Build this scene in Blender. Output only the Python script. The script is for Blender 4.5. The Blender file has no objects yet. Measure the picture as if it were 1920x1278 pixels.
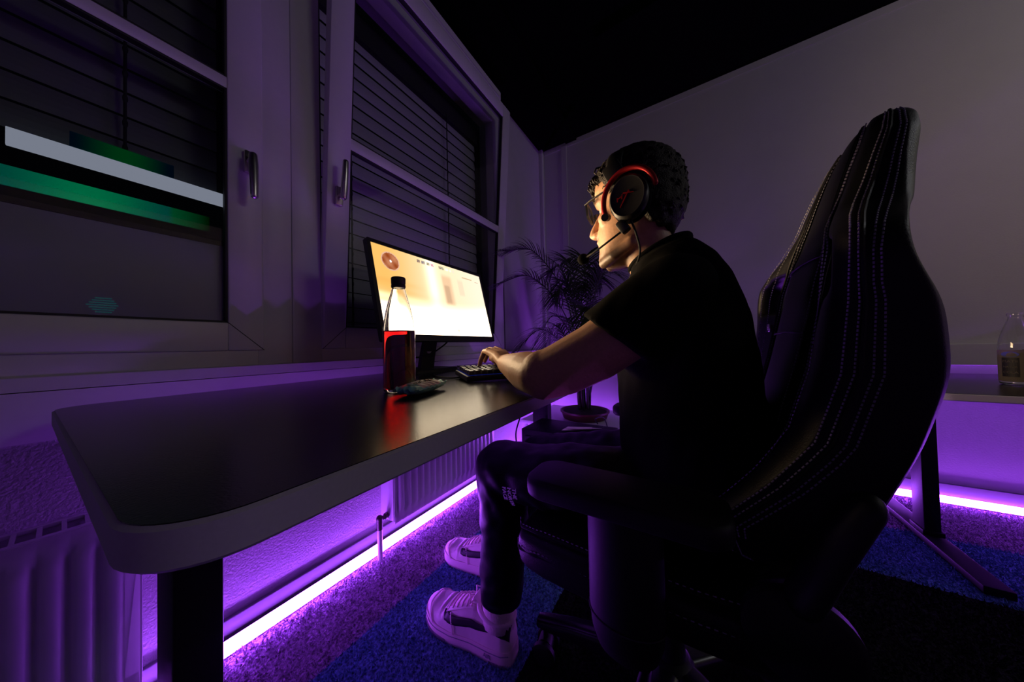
import bpy, bmesh, math, random
import numpy as np
from mathutils import Vector, Matrix, noise
random.seed(7); rng = np.random.default_rng(7)
C = bpy.context.scene.collection
R = math.radians

# ------------------------------------------------------------------ camera, world, lights, exposure
CAMZ = 0.84
def cam_setup():
    yaw, pitch, roll = 0.5659, 0.01827, -0.02339
    f = Vector((math.cos(pitch)*math.cos(yaw), math.cos(pitch)*math.sin(yaw), math.sin(pitch)))
    r = Vector((math.sin(yaw), -math.cos(yaw), 0)); u = r.cross(f)
    c, s = math.cos(roll), math.sin(roll)
    r2 = c*r + s*u; u2 = -s*r + c*u
    cam = bpy.data.cameras.new('camera'); o = bpy.data.objects.new('camera', cam); C.objects.link(o)
    cam.sensor_width = 36; cam.lens = 36*533.333/1920; cam.clip_start = 0.01
    o.matrix_world = Matrix(((r2.x, u2.x, -f.x, 0), (r2.y, u2.y, -f.y, 0), (r2.z, u2.z, -f.z, CAMZ), (0, 0, 0, 1)))
    bpy.context.scene.camera = o
cam_setup()
sc = bpy.context.scene
sc.view_settings.view_transform = 'Standard'; sc.view_settings.look = 'None'
sc.view_settings.gamma = 1; sc.view_settings.exposure = 0.0
sc.cycles.max_bounces = 8; sc.cycles.use_denoising = True
world = bpy.data.worlds.new('night'); sc.world = world; world.use_nodes = True
world.node_tree.nodes['Background'].inputs[0].default_value = (0.10, 0.12, 0.2, 1)
world.node_tree.nodes['Background'].inputs[1].default_value = 0.004
def area(name, loc, target, size, energy, col):
    l = bpy.data.lights.new(name, 'AREA'); l.shape = 'RECTANGLE'; l.size, l.size_y = size
    l.energy = energy; l.color = col
    o = bpy.data.objects.new(name, l); C.objects.link(o); o.location = loc
    o.rotation_euler = (Vector(target)-Vector(loc)).to_track_quat('-Z', 'Y').to_euler()
    return o
# unseen area lights added behind the camera: neutral fill, and a yellow-green glow
area('fill_light', (1.55, -2.6, 2.52), (1.5, 0.8, 1.3), (0.8, 0.6), 5.3, (0.95, 0.94, 1.0))
area('yellow_green_glow', (2.2, -2.9, 2.2), (1.0, -0.3, 0.6), (0.5, 0.3), 0.4, (0.95, 1.0, 0.35))
LED_STRENGTH = 64.0
SCREEN_STRENGTH = 1.15
SCREEN_LIGHT = 5.5

# ------------------------------------------------------------------ materials
def mat(name, col, rough=0.5, metal=0.0, var=0.12, scale=40, bump=0.0, spec=0.5, sheen=0.0, coat=0.0, sss=0.0, bscale=None, stretch=None):
    m = bpy.data.materials.new(name); m.use_nodes = True
    nt = m.node_tree; b = nt.nodes['Principled BSDF']
    tc = nt.nodes.new('ShaderNodeTexCoord'); n = nt.nodes.new('ShaderNodeTexNoise')
    n.inputs['Scale'].default_value = scale; n.inputs['Detail'].default_value = 4
    src = tc.outputs['Object']
    if stretch:
        mp = nt.nodes.new('ShaderNodeMapping'); mp.inputs['Scale'].default_value = stretch
        nt.links.new(src, mp.inputs[0]); src = mp.outputs[0]
    nt.links.new(src, n.inputs['Vector'])
    mix = nt.nodes.new('ShaderNodeMix'); mix.data_type = 'RGBA'
    c = np.array(col)
    mix.inputs[6].default_value = (*np.clip(c*(1-var), 0, 1), 1); mix.inputs[7].default_value = (*np.clip(c*(1+var), 0, 1), 1)
    nt.links.new(n.outputs['Fac'], mix.inputs[0]); nt.links.new(mix.outputs[2], b.inputs['Base Color'])
    b.inputs['Roughness'].default_value = rough; b.inputs['Metallic'].default_value = metal
    b.inputs['Specular IOR Level'].default_value = spec
    b.inputs['Sheen Weight'].default_value = sheen; b.inputs['Coat Weight'].default_value = coat
    if sss: b.inputs['Subsurface Weight'].default_value = sss; b.inputs['Subsurface Radius'].default_value = (0.01, 0.004, 0.002)
    if bump:
        n2 = nt.nodes.new('ShaderNodeTexNoise'); n2.inputs['Scale'].default_value = bscale or scale*4; n2.inputs['Detail'].default_value = 5
        nt.links.new(src, n2.inputs['Vector'])
        bp = nt.nodes.new('ShaderNodeBump'); bp.inputs['Strength'].default_value = bump; bp.inputs['Distance'].default_value = 0.01
        nt.links.new(n2.outputs['Fac'], bp.inputs['Height']); nt.links.new(bp.outputs[0], b.inputs['Normal'])
    return m
def emit(name, col, strength, attr=None):
    m = bpy.data.materials.new(name); m.use_nodes = True; nt = m.node_tree
    nt.nodes.remove(nt.nodes['Principled BSDF'])
    e = nt.nodes.new('ShaderNodeEmission'); e.inputs[1].default_value = strength; e.inputs[0].default_value = (*col, 1)
    if attr:
        a = nt.nodes.new('ShaderNodeVertexColor'); a.layer_name = attr; nt.links.new(a.outputs[0], e.inputs[0])
    nt.links.new(e.outputs[0], nt.nodes['Material Output'].inputs[0]); return m
def glass(name, tint=(0.95, 0.96, 0.97)):
    m = bpy.data.materials.new(name); m.use_nodes = True; nt = m.node_tree
    nt.nodes.remove(nt.nodes['Principled BSDF'])
    t = nt.nodes.new('ShaderNodeBsdfTransparent'); t.inputs[0].default_value = (*tint, 1)
    g = nt.nodes.new('ShaderNodeBsdfGlossy'); g.inputs['Roughness'].default_value = 0.02
    lw = nt.nodes.new('ShaderNodeLayerWeight'); lw.inputs[0].default_value = 0.5
    pw = nt.nodes.new('ShaderNodeMath'); pw.operation = 'POWER'; pw.inputs[1].default_value = 5; nt.links.new(lw.outputs['Facing'], pw.inputs[0])
    ma = nt.nodes.new('ShaderNodeMath'); ma.operation = 'MULTIPLY_ADD'; ma.inputs[1].default_value = 0.9; ma.inputs[2].default_value = 0.035
    nt.links.new(pw.outputs[0], ma.inputs[0])
    mx = nt.nodes.new('ShaderNodeMixShader'); nt.links.new(ma.outputs[0], mx.inputs[0])
    nt.links.new(t.outputs[0], mx.inputs[1]); nt.links.new(g.outputs[0], mx.inputs[2])
    nt.links.new(mx.outputs[0], nt.nodes['Material Output'].inputs[0]); return m
def refract(name, col, ior=1.5, rough=0.0):
    m = mat(name, col, rough, var=0.02); b = m.node_tree.nodes['Principled BSDF']
    b.inputs['Transmission Weight'].default_value = 1.0; b.inputs['IOR'].default_value = ior; return m
def liquid(name, col):
    m = refract(name, (1, 1, 1), 1.33); nt = m.node_tree
    v = nt.nodes.new('ShaderNodeVolumeAbsorption'); v.inputs[0].default_value = (*col, 1); v.inputs[1].default_value = 90
    nt.links.new(v.outputs[0], nt.nodes['Material Output'].inputs['Volume']); return m
def attr_mat(name, attr, rough=0.6, sss=0.0):
    m = bpy.data.materials.new(name); m.use_nodes = True; nt = m.node_tree; b = nt.nodes['Principled BSDF']
    a = nt.nodes.new('ShaderNodeVertexColor'); a.layer_name = attr
    tc = nt.nodes.new('ShaderNodeTexCoord'); n = nt.nodes.new('ShaderNodeTexNoise'); n.inputs['Scale'].default_value = 180
    n.inputs['Detail'].default_value = 6
    nt.links.new(tc.outputs['Object'], n.inputs['Vector'])
    hs = nt.nodes.new('ShaderNodeHueSaturation'); mr = nt.nodes.new('ShaderNodeMapRange')
    mr.inputs[3].default_value = 0.82; mr.inputs[4].default_value = 1.18
    nt.links.new(n.outputs['Fac'], mr.inputs[0]); nt.links.new(mr.outputs[0], hs.inputs['Value'])
    nt.links.new(a.outputs[0], hs.inputs['Color']); nt.links.new(hs.outputs[0], b.inputs['Base Color'])
    bp = nt.nodes.new('ShaderNodeBump'); bp.inputs['Strength'].default_value = 0.25; bp.inputs['Distance'].default_value = 0.002
    nt.links.new(n.outputs['Fac'], bp.inputs['Height']); nt.links.new(bp.outputs[0], b.inputs['Normal'])
    b.inputs['Roughness'].default_value = rough
    if sss: b.inputs['Subsurface Weight'].default_value = sss; b.inputs['Subsurface Radius'].default_value = (0.008, 0.003, 0.0015)
    return m
M = dict(
    wall=mat('wall_paint', (0.66, 0.66, 0.65), 0.75, var=0.04, scale=9, bump=0.10, bscale=160),
    rough_wall=mat('rough_plaster', (0.54, 0.53, 0.55), 0.8, var=0.05, scale=15, bump=0.45, bscale=150),
    ceil=mat('black_ceiling', (0.0015, 0.0015, 0.0016), 0.9, var=0.3, scale=4, spec=0.05),
    white=mat('white_lacquer', (0.72, 0.72, 0.72), 0.35, var=0.04),
    skirt=mat('grey_skirting', (0.20, 0.20, 0.22), 0.5, var=0.06),
    frame=mat('window_plastic', (0.66, 0.66, 0.67), 0.4, var=0.04),
    gasket=mat('rubber_gasket', (0.012, 0.012, 0.012), 0.6),
    chrome=mat('brushed_nickel', (0.62, 0.60, 0.56), 0.3, 1.0, stretch=(3, 3, 60)),
    brass=mat('dark_valve_metal', (0.10, 0.08, 0.08), 0.4, 0.6),
    slat=mat('blind_aluminium', (0.42, 0.42, 0.44), 0.55, 0.0, var=0.1, stretch=(2, 30, 30)),
    slat_shaded=mat('blind_shaded', (0.14, 0.15, 0.16), 0.6, var=0.1, stretch=(2, 30, 30)),  # darker copy of the slat colour, for the blind farther from the light
    cord=mat('dark_cord', (0.012, 0.012, 0.013), 0.8),
    floorm=None,
    desk_top=mat('black_laminate', (0.005, 0.005, 0.0055), 0.24, var=0.25, scale=160, bump=0.03, bscale=420, spec=0.6),
    desk_edge=mat('grey_edge_band', (0.55, 0.55, 0.57), 0.6, var=0.08, scale=300),
    steel=mat('black_powder_coat', (0.006, 0.006, 0.007), 0.5, 0.0, bump=0.05, spec=0.25),
    gloss=mat('gloss_black', (0.010, 0.010, 0.011), 0.24, spec=0.6),
    plastic=mat('black_plastic', (0.012, 0.012, 0.013), 0.42, bump=0.05, scale=200),
    matte=mat('matte_black_plastic', (0.0065, 0.0065, 0.007), 0.55, bump=0.1, scale=300, spec=0.35),
    leather=mat('black_leather', (0.006, 0.006, 0.0065), 0.45, var=0.2, bump=0.12, scale=120, bscale=500, spec=0.22),
    thread=mat('pale_thread', (0.32, 0.30, 0.36), 0.7),
    cloth=mat('black_cotton', (0.0045, 0.0045, 0.005), 0.9, var=0.3, scale=200, bump=0.2, bscale=900, spec=0.05),
    trouser=mat('dark_nylon', (0.0028, 0.0026, 0.0036), 0.46, var=0.2, scale=120, bump=0.1, bscale=500, spec=0.14),
    shoe=mat('white_leather', (0.95, 0.80, 0.76), 0.5, var=0.06, scale=60, bump=0.15, bscale=400),
    sole=mat('white_rubber', (0.92, 0.74, 0.72), 0.6, var=0.07, scale=30),
    sock=mat('ribbed_sock', (0.85, 0.72, 0.66), 0.9, bump=0.3),
    black=mat('flat_black', (0.012, 0.012, 0.014), 0.55),
    hair=mat('dark_brown_hair', (0.010, 0.006, 0.004), 0.5, var=0.5, scale=220, bump=0.5, bscale=380, spec=0.3),
    red=mat('red_anodised', (0.45, 0.010, 0.018), 0.4, 0.5),
    eye=mat('eye_white', (0.75, 0.72, 0.68), 0.15),
    leaf=mat('palm_leaf', (0.014, 0.024, 0.012), 0.55, var=0.3),
    stem=mat('palm_stem', (0.055, 0.035, 0.025), 0.6, var=0.3),
    pot=mat('maroon_pot', (0.11, 0.016, 0.020), 0.45),
    soil=mat('soil', (0.03, 0.02, 0.015), 0.95, var=0.5, bump=1.0),
    pane=glass('window_glass'),
    lens=glass('spectacle_lens'),
    bottle=refract('clear_glass', (1, 1, 1), 1.45),
    drink=liquid('red_lemonade', (0.80, 0.02, 0.03)),
    paper=mat('pale_paper', (0.75, 0.78, 0.55), 0.8),
    bagm=mat('teal_foil', (0.25, 0.74, 0.64), 0.4, 0.0, var=0.25, scale=25, bump=0.2, bscale=60),
    label_w=mat('pale_print', (0.80, 0.76, 0.68), 0.6),
    brown=mat('brown_print', (0.25, 0.10, 0.05), 0.6),
    mark=mat('white_print', (0.92, 0.90, 0.92), 0.6),
    kraft=mat('kraft_label', (0.16, 0.14, 0.11), 0.8, var=0.15),
    blue=mat('blue_print', (0.03, 0.05, 0.35), 0.5),
    rad=mat('radiator_enamel', (0.70, 0.70, 0.70), 0.3, var=0.03),
    led=emit('led_violet', (0.36, 0.066, 1.0), LED_STRENGTH),
    keyglow=emit('key_backlight', (0.04, 0.08, 1.0), 0.06),
    keytop=mat('keycap', (0.02, 0.02, 0.022), 0.28, spec=0.7),
    bar=emit('pale_reflection', (0.34, 0.37, 0.46), 0.62),
)

# ------------------------------------------------------------------ mesh helpers
class MB:
    """collects shapes in world coordinates"""
    def __init__(s): s.v = []; s.f = []
    def add(s, v, f):
        n = len(s.v); s.v.extend([tuple(p) for p in v]); s.f.extend([tuple(i+n for i in q) for q in f]); return s
    def box(s, a, b, bev=0.0, seg=2, rot=None, about=None):
        bm = bmesh.new(); bmesh.ops.create_cube(bm, size=1)
        a = Vector(a); b = Vector(b); c = (a+b)/2; d = b-a
        for v in bm.verts: v.co = Vector((v.co.x*d.x, v.co.y*d.y, v.co.z*d.z))
        if bev > 0: bmesh.ops.bevel(bm, geom=list(bm.edges), offset=min(bev, 0.45*min(abs(d.x), abs(d.y), abs(d.z))), segments=seg, affect='EDGES', profile=0.5)
        vs = [v.co + c for v in bm.verts]
        if rot is not None:
            p = Vector(about) if about is not None else c
            vs = [p + rot @ (v-p) for v in vs]
        bm.verts.index_update()
        fs = [[v.index for v in f.verts] for f in bm.faces]; bm.free(); return s.add(vs, fs)
    def tube(s, pts, rad, n=10, cap=True, round_cap=False, flat=None):
        pts = [Vector(p) for p in pts]
        if not hasattr(rad, '__len__'): rad = [rad]*len(pts)
        rad = list(rad)
        if round_cap:
            d0 = (pts[0]-pts[1]).normalized(); d1 = (pts[-1]-pts[-2]).normalized()
            p0, r0, p1, r1 = pts[0], rad[0], pts[-1], rad[-1]
            pre = [(p0+d0*r0*math.sin(a), r0*math.cos(a)) for a in (R(88), R(65), R(40), R(20))]
            post = [(p1+d1*r1*math.sin(a), r1*math.cos(a)) for a in (R(20), R(40), R(65), R(88))]
            pts = [p for p, _ in pre]+pts+[p for p, _ in post]; rad = [r for _, r in pre]+rad+[r for _, r in post]
        vs = []; fs = []; prev = None
        for i, p in enumerate(pts):
            t = (pts[min(i+1, len(pts)-1)]-pts[max(i-1, 0)])
            t = t.normalized() if t.length > 1e-9 else Vector((0, 0, 1))
            if prev is None:
                up = Vector((0, 0, 1)) if abs(t.z) < 0.9 else Vector((1, 0, 0))
                x = t.cross(up).normalized()
            else:
                x = (prev - t*prev.dot(t)).normalized()
            prev = x; y = t.cross(x)
            for k in range(n):
                a = 2*math.pi*k/n
                vs.append(p + (x*math.cos(a) + y*math.sin(a)*(flat or 1))*rad[i])
        for i in range(len(pts)-1):
            for k in range(n):
                fs.append((i*n+k, i*n+(k+1) % n, (i+1)*n+(k+1) % n, (i+1)*n+k))
        if cap: fs.append(tuple(range(n-1, -1, -1))); fs.append(tuple((len(pts)-1)*n+k for k in range(n)))
        return s.add(vs, fs)
    def ell(s, c, r, nu=20, nv=12, rot=None):
        vs = [Vector((0, 0, -1))]; fs = []
        for i in range(1, nv):
            a = -math.pi/2+math.pi*i/nv
            for k in range(nu):
                b = 2*math.pi*k/nu; vs.append(Vector((math.cos(a)*math.cos(b), math.cos(a)*math.sin(b), math.sin(a))))
        vs.append(Vector((0, 0, 1)))
        for k in range(nu): fs.append((0, 1+(k+1) % nu, 1+k))
        for i in range(nv-2):
            for k in range(nu):
                fs.append((1+i*nu+k, 1+i*nu+(k+1) % nu, 1+(i+1)*nu+(k+1) % nu, 1+(i+1)*nu+k))
        L = len(vs)-1
        for k in range(nu): fs.append((1+(nv-2)*nu+k, 1+(nv-2)*nu+(k+1) % nu, L))
        if not hasattr(r, '__len__'): r = (r, r, r)
        out = []
        for v in vs:
            w = Vector((v.x*r[0], v.y*r[1], v.z*r[2]))
            if rot is not None: w = rot @ w
            out.append(w+Vector(c))
        return s.add(out, fs)
    def lathe(s, prof, c, n=32, axis='Z', rot=None):
        vs = []; fs = []
        for r, z in prof:
            for k in range(n):
                a = 2*math.pi*k/n; v = Vector((r*math.cos(a), r*math.sin(a), z))
                if axis == 'X': v = Vector((v.z, v.x, v.y))
                if axis == 'Y': v = Vector((v.x, v.z, v.y))
                if rot is not None: v = rot @ v
                vs.append(v+Vector(c))
        for i in range(len(prof)-1):
            for k in range(n): fs.append((i*n+k, i*n+(k+1) % n, (i+1)*n+(k+1) % n, (i+1)*n+k))
        if prof[0][0] > 1e-6: fs.append(tuple(range(n-1, -1, -1)))
        if prof[-1][0] > 1e-6: fs.append(tuple((len(prof)-1)*n+k for k in range(n)))
        return s.add(vs, fs)
    def loft(s, rings, cap=True):
        n = len(rings[0]); vs = [p for r in rings for p in r]; fs = []
        for i in range(len(rings)-1):
            for k in range(n): fs.append((i*n+k, i*n+(k+1) % n, (i+1)*n+(k+1) % n, (i+1)*n+k))
        if cap: fs.append(tuple(range(n-1, -1, -1))); fs.append(tuple((len(rings)-1)*n+k for k in range(n)))
        return s.add(vs, fs)
    def prism(s, poly, d0, d1, fn):
        """poly: 2d outline; fn(u, v, d) -> point"""
        n = len(poly)
        vs = [fn(u, v, d0) for u, v in poly]+[fn(u, v, d1) for u, v in poly]
        fs = [tuple(range(n-1, -1, -1)), tuple(range(n, 2*n))]+[(k, (k+1) % n, n+(k+1) % n, n+k) for k in range(n)]
        return s.add(vs, fs)
    def xform(s, m):
        s.v = [tuple(m @ Vector(p)) for p in s.v]; return s
    def mesh(s, name):
        me = bpy.data.meshes.new(name); me.from_pydata(s.v, [], s.f); me.validate()
        bm = bmesh.new(); bm.from_mesh(me); bmesh.ops.recalc_face_normals(bm, faces=bm.faces); bm.to_mesh(me); bm.free(); return me
    def build(s, name, m, parent=None, smooth=True, loc=None, sub=0, bev=0, angle=40):
        return link(name, s.mesh(name), m, parent, smooth, loc, sub, bev, angle)
def world_loc(o):
    p = Vector((0, 0, 0))
    while o: p += Vector(o.location); o = o.parent
    return p
def link(name, me, m, parent=None, smooth=True, loc=None, sub=0, bev=0, angle=40):
    o = bpy.data.objects.new(name, me); C.objects.link(o)
    if m is not None and not me.materials: me.materials.append(m)
    co = np.empty(len(me.vertices)*3, np.float32); me.vertices.foreach_get('co', co); co = co.reshape(-1, 3)
    base = Vector(loc) if loc is not None else Vector(((co[:, 0].min()+co[:, 0].max())/2, (co[:, 1].min()+co[:, 1].max())/2, co[:, 2].min()))
    base = Vector([float(x) for x in base])
    me.transform(Matrix.Translation(-base))
    o.parent = parent
    o.location = base - (world_loc(parent) if parent else Vector((0, 0, 0)))
    if smooth:
        me.polygons.foreach_set('use_smooth', [True]*len(me.polygons))
        try: me.set_sharp_from_angle(angle=R(angle))
        except Exception: pass
    if bev:
        b = o.modifiers.new('bevel', 'BEVEL'); b.width = bev; b.segments = 2; b.limit_method = 'ANGLE'
    if sub:
        b = o.modifiers.new('sub', 'SUBSURF'); b.levels = sub; b.render_levels = sub
    return o
def tag(o, label=None, cat=None, group=None, kind=None):
    if label: o['label'] = label
    if cat: o['category'] = cat
    if group: o['group'] = group
    if kind: o['kind'] = kind
    return o
def thing(name, label, cat, loc=(0, 0, 0), group=None, kind=None):
    o = bpy.data.objects.new(name, None); C.objects.link(o); o.location = loc; o.empty_display_size = 0.05
    return tag(o, label, cat, group, kind)
def struct(name, mb, m, parent=None, smooth=False):
    o = mb.build(name, m, parent, smooth)
    if parent is None: o['kind'] = 'structure'
    return o
def remesh(mb, voxel, smooth=6, fac=0.5, disp=None):
    me = mb.mesh('tmp'); o = bpy.data.objects.new('tmp', me); C.objects.link(o)
    r = o.modifiers.new('r', 'REMESH'); r.mode = 'VOXEL'; r.voxel_size = voxel
    if smooth:
        sm = o.modifiers.new('s', 'SMOOTH'); sm.factor = fac; sm.iterations = smooth
    bpy.context.view_layer.update()
    dg = bpy.context.evaluated_depsgraph_get()
    out = bpy.data.meshes.new_from_object(o.evaluated_get(dg)); bpy.data.objects.remove(o); bpy.data.meshes.remove(me)
    out.materials.clear()
    if disp:
        ns = [v.normal.copy() for v in out.vertices]
        for v, n in zip(out.vertices, ns): v.co += n*disp(v.co, n)
    return out
def text_mb(s, size, fn, depth=0.0008, align='CENTER'):
    """text laid in a local frame: fn(x, y, z) -> world"""
    cu = bpy.data.curves.new('t', 'FONT'); cu.body = s; cu.size = size; cu.extrude = depth/2; cu.align_x = align; cu.align_y = 'CENTER'; cu.resolution_u = 3
    o = bpy.data.objects.new('t', cu); C.objects.link(o); bpy.context.view_layer.update()
    dg = bpy.context.evaluated_depsgraph_get(); me = bpy.data.meshes.new_from_object(o.evaluated_get(dg))
    mb = MB().add([fn(*v.co) for v in me.vertices], [list(p.vertices) for p in me.polygons])
    bpy.data.objects.remove(o); bpy.data.meshes.remove(me); return mb
def lerp(t, xs, ys): return float(np.interp(t, xs, ys))
def spline(pts, n=12):
    """Catmull-Rom through pts"""
    P = [Vector(p) for p in pts]; P = [2*P[0]-P[1]]+P+[2*P[-1]-P[-2]]; out = []
    for i in range(1, len(P)-2):
        a, b, c, d = P[i-1:i+3]
        for k in range(n):
            t = k/n
            out.append(0.5*((2*b)+(c-a)*t+(2*a-5*b+4*c-d)*t*t+(3*b-a-3*c+d)*t**3))
    out.append(P[-2]); return out

# ------------------------------------------------------------------ the room
XE = 2.402; YW = 1.158; ZC = 2.648
def floor_mat():
    m = bpy.data.materials.new('carpet_tiles'); m.use_nodes = True; nt = m.node_tree; b = nt.nodes['Principled BSDF']
    b.inputs['Roughness'].default_value = 0.95; b.inputs['Specular IOR Level'].default_value = 0.1
    geo = nt.nodes.new('ShaderNodeNewGeometry'); sep = nt.nodes.new('ShaderNodeSeparateXYZ'); nt.links.new(geo.outputs['Position'], sep.inputs[0])
    def gt(sock, v):
        n = nt.nodes.new('ShaderNodeMath'); n.operation = 'GREATER_THAN'; nt.links.new(sock, n.inputs[0]); n.inputs[1].default_value = v; return n.outputs[0]
    def mx(a, b_):
        n = nt.nodes.new('ShaderNodeMath'); n.operation = 'MAXIMUM'; nt.links.new(a, n.inputs[0]); nt.links.new(b_, n.inputs[1]); return n.outputs[0]
    outer = mx(gt(sep.outputs[1], 0.845), gt(sep.outputs[0], 1.955))
    blue = mx(gt(sep.outputs[1], 0.40), gt(sep.outputs[0], 1.56))
    nz = nt.nodes.new('ShaderNodeTexNoise'); nz.inputs['Scale'].default_value = 130; nt.links.new(geo.outputs['Position'], nz.inputs['Vector'])
    rp = nt.nodes.new('ShaderNodeMapRange'); rp.inputs[1].default_value = 0.34; rp.inputs[2].default_value = 0.66; rp.inputs[3].default_value = 0.12; rp.inputs[4].default_value = 1.0; nt.links.new(nz.outputs['Fac'], rp.inputs[0])
    m1 = nt.nodes.new('ShaderNodeMix'); m1.data_type = 'RGBA'; m1.inputs[6].default_value = (0.035, 0.034, 0.036, 1); m1.inputs[7].default_value = (0.27, 0.62, 0.90, 1)
    nt.links.new(blue, m1.inputs[0])
    m2 = nt.nodes.new('ShaderNodeMix'); m2.data_type = 'RGBA'; m2.inputs[7].default_value = (0.80, 0.62, 0.86, 1)
    nt.links.new(outer, m2.inputs[0]); nt.links.new(m1.outputs[2], m2.inputs[6])
    m3 = nt.nodes.new('ShaderNodeMix'); m3.data_type = 'RGBA'; m3.blend_type = 'MULTIPLY'; m3.inputs[0].default_value = 0.8
    nt.links.new(m2.outputs[2], m3.inputs[6]); nt.links.new(rp.outputs[0], m3.inputs[7]); nt.links.new(m3.outputs[2], b.inputs['Base Color'])
    bp = nt.nodes.new('ShaderNodeBump'); bp.inputs['Strength'].default_value = 0.8; bp.inputs['Distance'].default_value = 0.01
    nt.links.new(nz.outputs['Fac'], bp.inputs['Height']); nt.links.new(bp.outputs[0], b.inputs['Normal'])
    return m
M['floorm'] = floor_mat()
struct('floor', MB().box((-2.6, -3.4, -0.1), (XE+0.2, YW+0.2, 0)), M['floorm'])
struct('ceiling', MB().box((-2.6, -3.4, ZC), (XE+0.2, YW+0.2, ZC+0.1)), M['ceil'])
WX0 = -1.15
wl = MB()
wl.box((-2.6, YW, 0), (XE, YW+0.2, 0.80)); wl.box((-2.6, YW, 2.56), (XE, YW+0.2, ZC))
wl.box((1.735, YW, 0.80), (XE, YW+0.2, 2.56)); wl.box((-2.6, YW, 0.80), (WX0, YW+0.2, 2.56))
struct('wall_left', wl, M['rough_wall'])
struct('wall_back', MB().box((XE, -3.4, 0), (XE+0.15, YW+0.2, ZC)), M['wall'])
struct('wall_right', MB().box((-2.6, -3.55, 0), (XE, -3.4, ZC)), M['wall'])
struct('wall_front', MB().box((-2.75, -3.4, 0), (-2.6, YW+0.2, ZC)), M['wall'])
struct('baseboard_left', MB().box((-2.6, YW-0.014, 0), (XE, YW, 0.078), 0.002), M['skirt'])
struct('baseboard_back', MB().box((XE-0.014, -3.4, 0), (XE, YW-0.014, 0.095), 0.002), M['skirt'])
# cable trunking below the windows and along the end wall
tr = MB(); X0, X1 = -2.6, XE-0.03
for prof in ([(YW, 0.664), (YW-0.003, 0.664), (YW-0.026, 0.769), (YW, 0.769)], [(YW, 0.771), (YW-0.027, 0.771), (YW-0.031, 0.799), (YW-0.029, 0.801), (YW, 0.801)]):
    tr.loft([[Vector((x, y, z)) for y, z in prof] for x in (X0, X1)])
struct('trim_1', tr, M['white'])
struct('trim_2', MB().box((XE-0.03, -3.4, 0.694), (XE, YW-0.03, 0.80), 0.003), M['white'])
# corner duct, joint strip and cap trims of the end wall
struct('trim_3', MB().box((XE-0.045, YW-0.035, 0.80), (XE, YW, ZC), 0.003), M['wall'])
struct('trim_4', MB().box((XE-0.004, 0.952, 0.80), (XE, 0.958, ZC-0.04), 0).box((XE-0.012, 0.90, 0.8), (XE, 0.951, ZC-0.03), 0.003), M['wall'])
struct('trim_5', MB().box((XE-0.005, -3.4, ZC-0.045), (XE, YW-0.04, ZC), 0.002), M['wall'])
struct('trim_6', MB().box((-1.2, YW-0.085, 2.545), (1.62, YW, 2.60), 0.004).box((-1.2, YW-0.09, 2.553), (1.61, YW-0.085, 2.560)), M['frame'])
# dark roof timbers under the ceiling
struct('trim_7', MB().box((-2.6, 0.80, ZC-0.03), (XE-0.02, 0.90, ZC), 0.005), M['ceil'])
struct('trim_8', MB().box((1.30, 0.10, ZC-0.06), (1.42, 0.50, ZC), 0.005).box((1.62, 0.0, ZC-0.06), (1.72, 0.42, ZC), 0.005), M['ceil'])
struct('trim_9', MB().tube([(XE-0.06, YW-0.10, ZC-0.02), (XE-0.35, YW-0.45, ZC-0.03)], 0.02), M['ceil'])

# ------------------------------------------------------------------ windows
def ring(mb, x0, x1, z0, z1, w, y0, y1, bev=0.004):
    mb.box((x0, y0, z0), (x0+w, y1, z1), bev); mb.box((x1-w, y0, z0), (x1, y1, z1), bev)
    mb.box((x0+w*0.98, y0, z0), (x1-w*0.98, y1, z0+w), bev); mb.box((x0+w*0.98, y0, z1-w), (x1-w*0.98, y1, z1), bev)
    return mb
def miter(mb, x, z, dx, dz, y):      # hairline joint cut across a frame corner
    L = math.hypot(dx, dz); n = Vector((-dz/L, 0, dx/L))*0.0009
    a = Vector((x, y, z)); b = Vector((x+dx, y, z+dz))
    mb.add([a+n, b+n, b-n, a-n, a+n-Vector((0, 0.0006, 0)), b+n-Vector((0, .0006, 0)), b-n-Vector((0, .0006, 0)), a-n-Vector((0, .0006, 0))],
           [(0, 1, 2, 3), (4, 5, 6, 7), (0, 1, 5, 4), (1, 2, 6, 5), (2, 3, 7, 6), (3, 0, 4, 7)])
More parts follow.
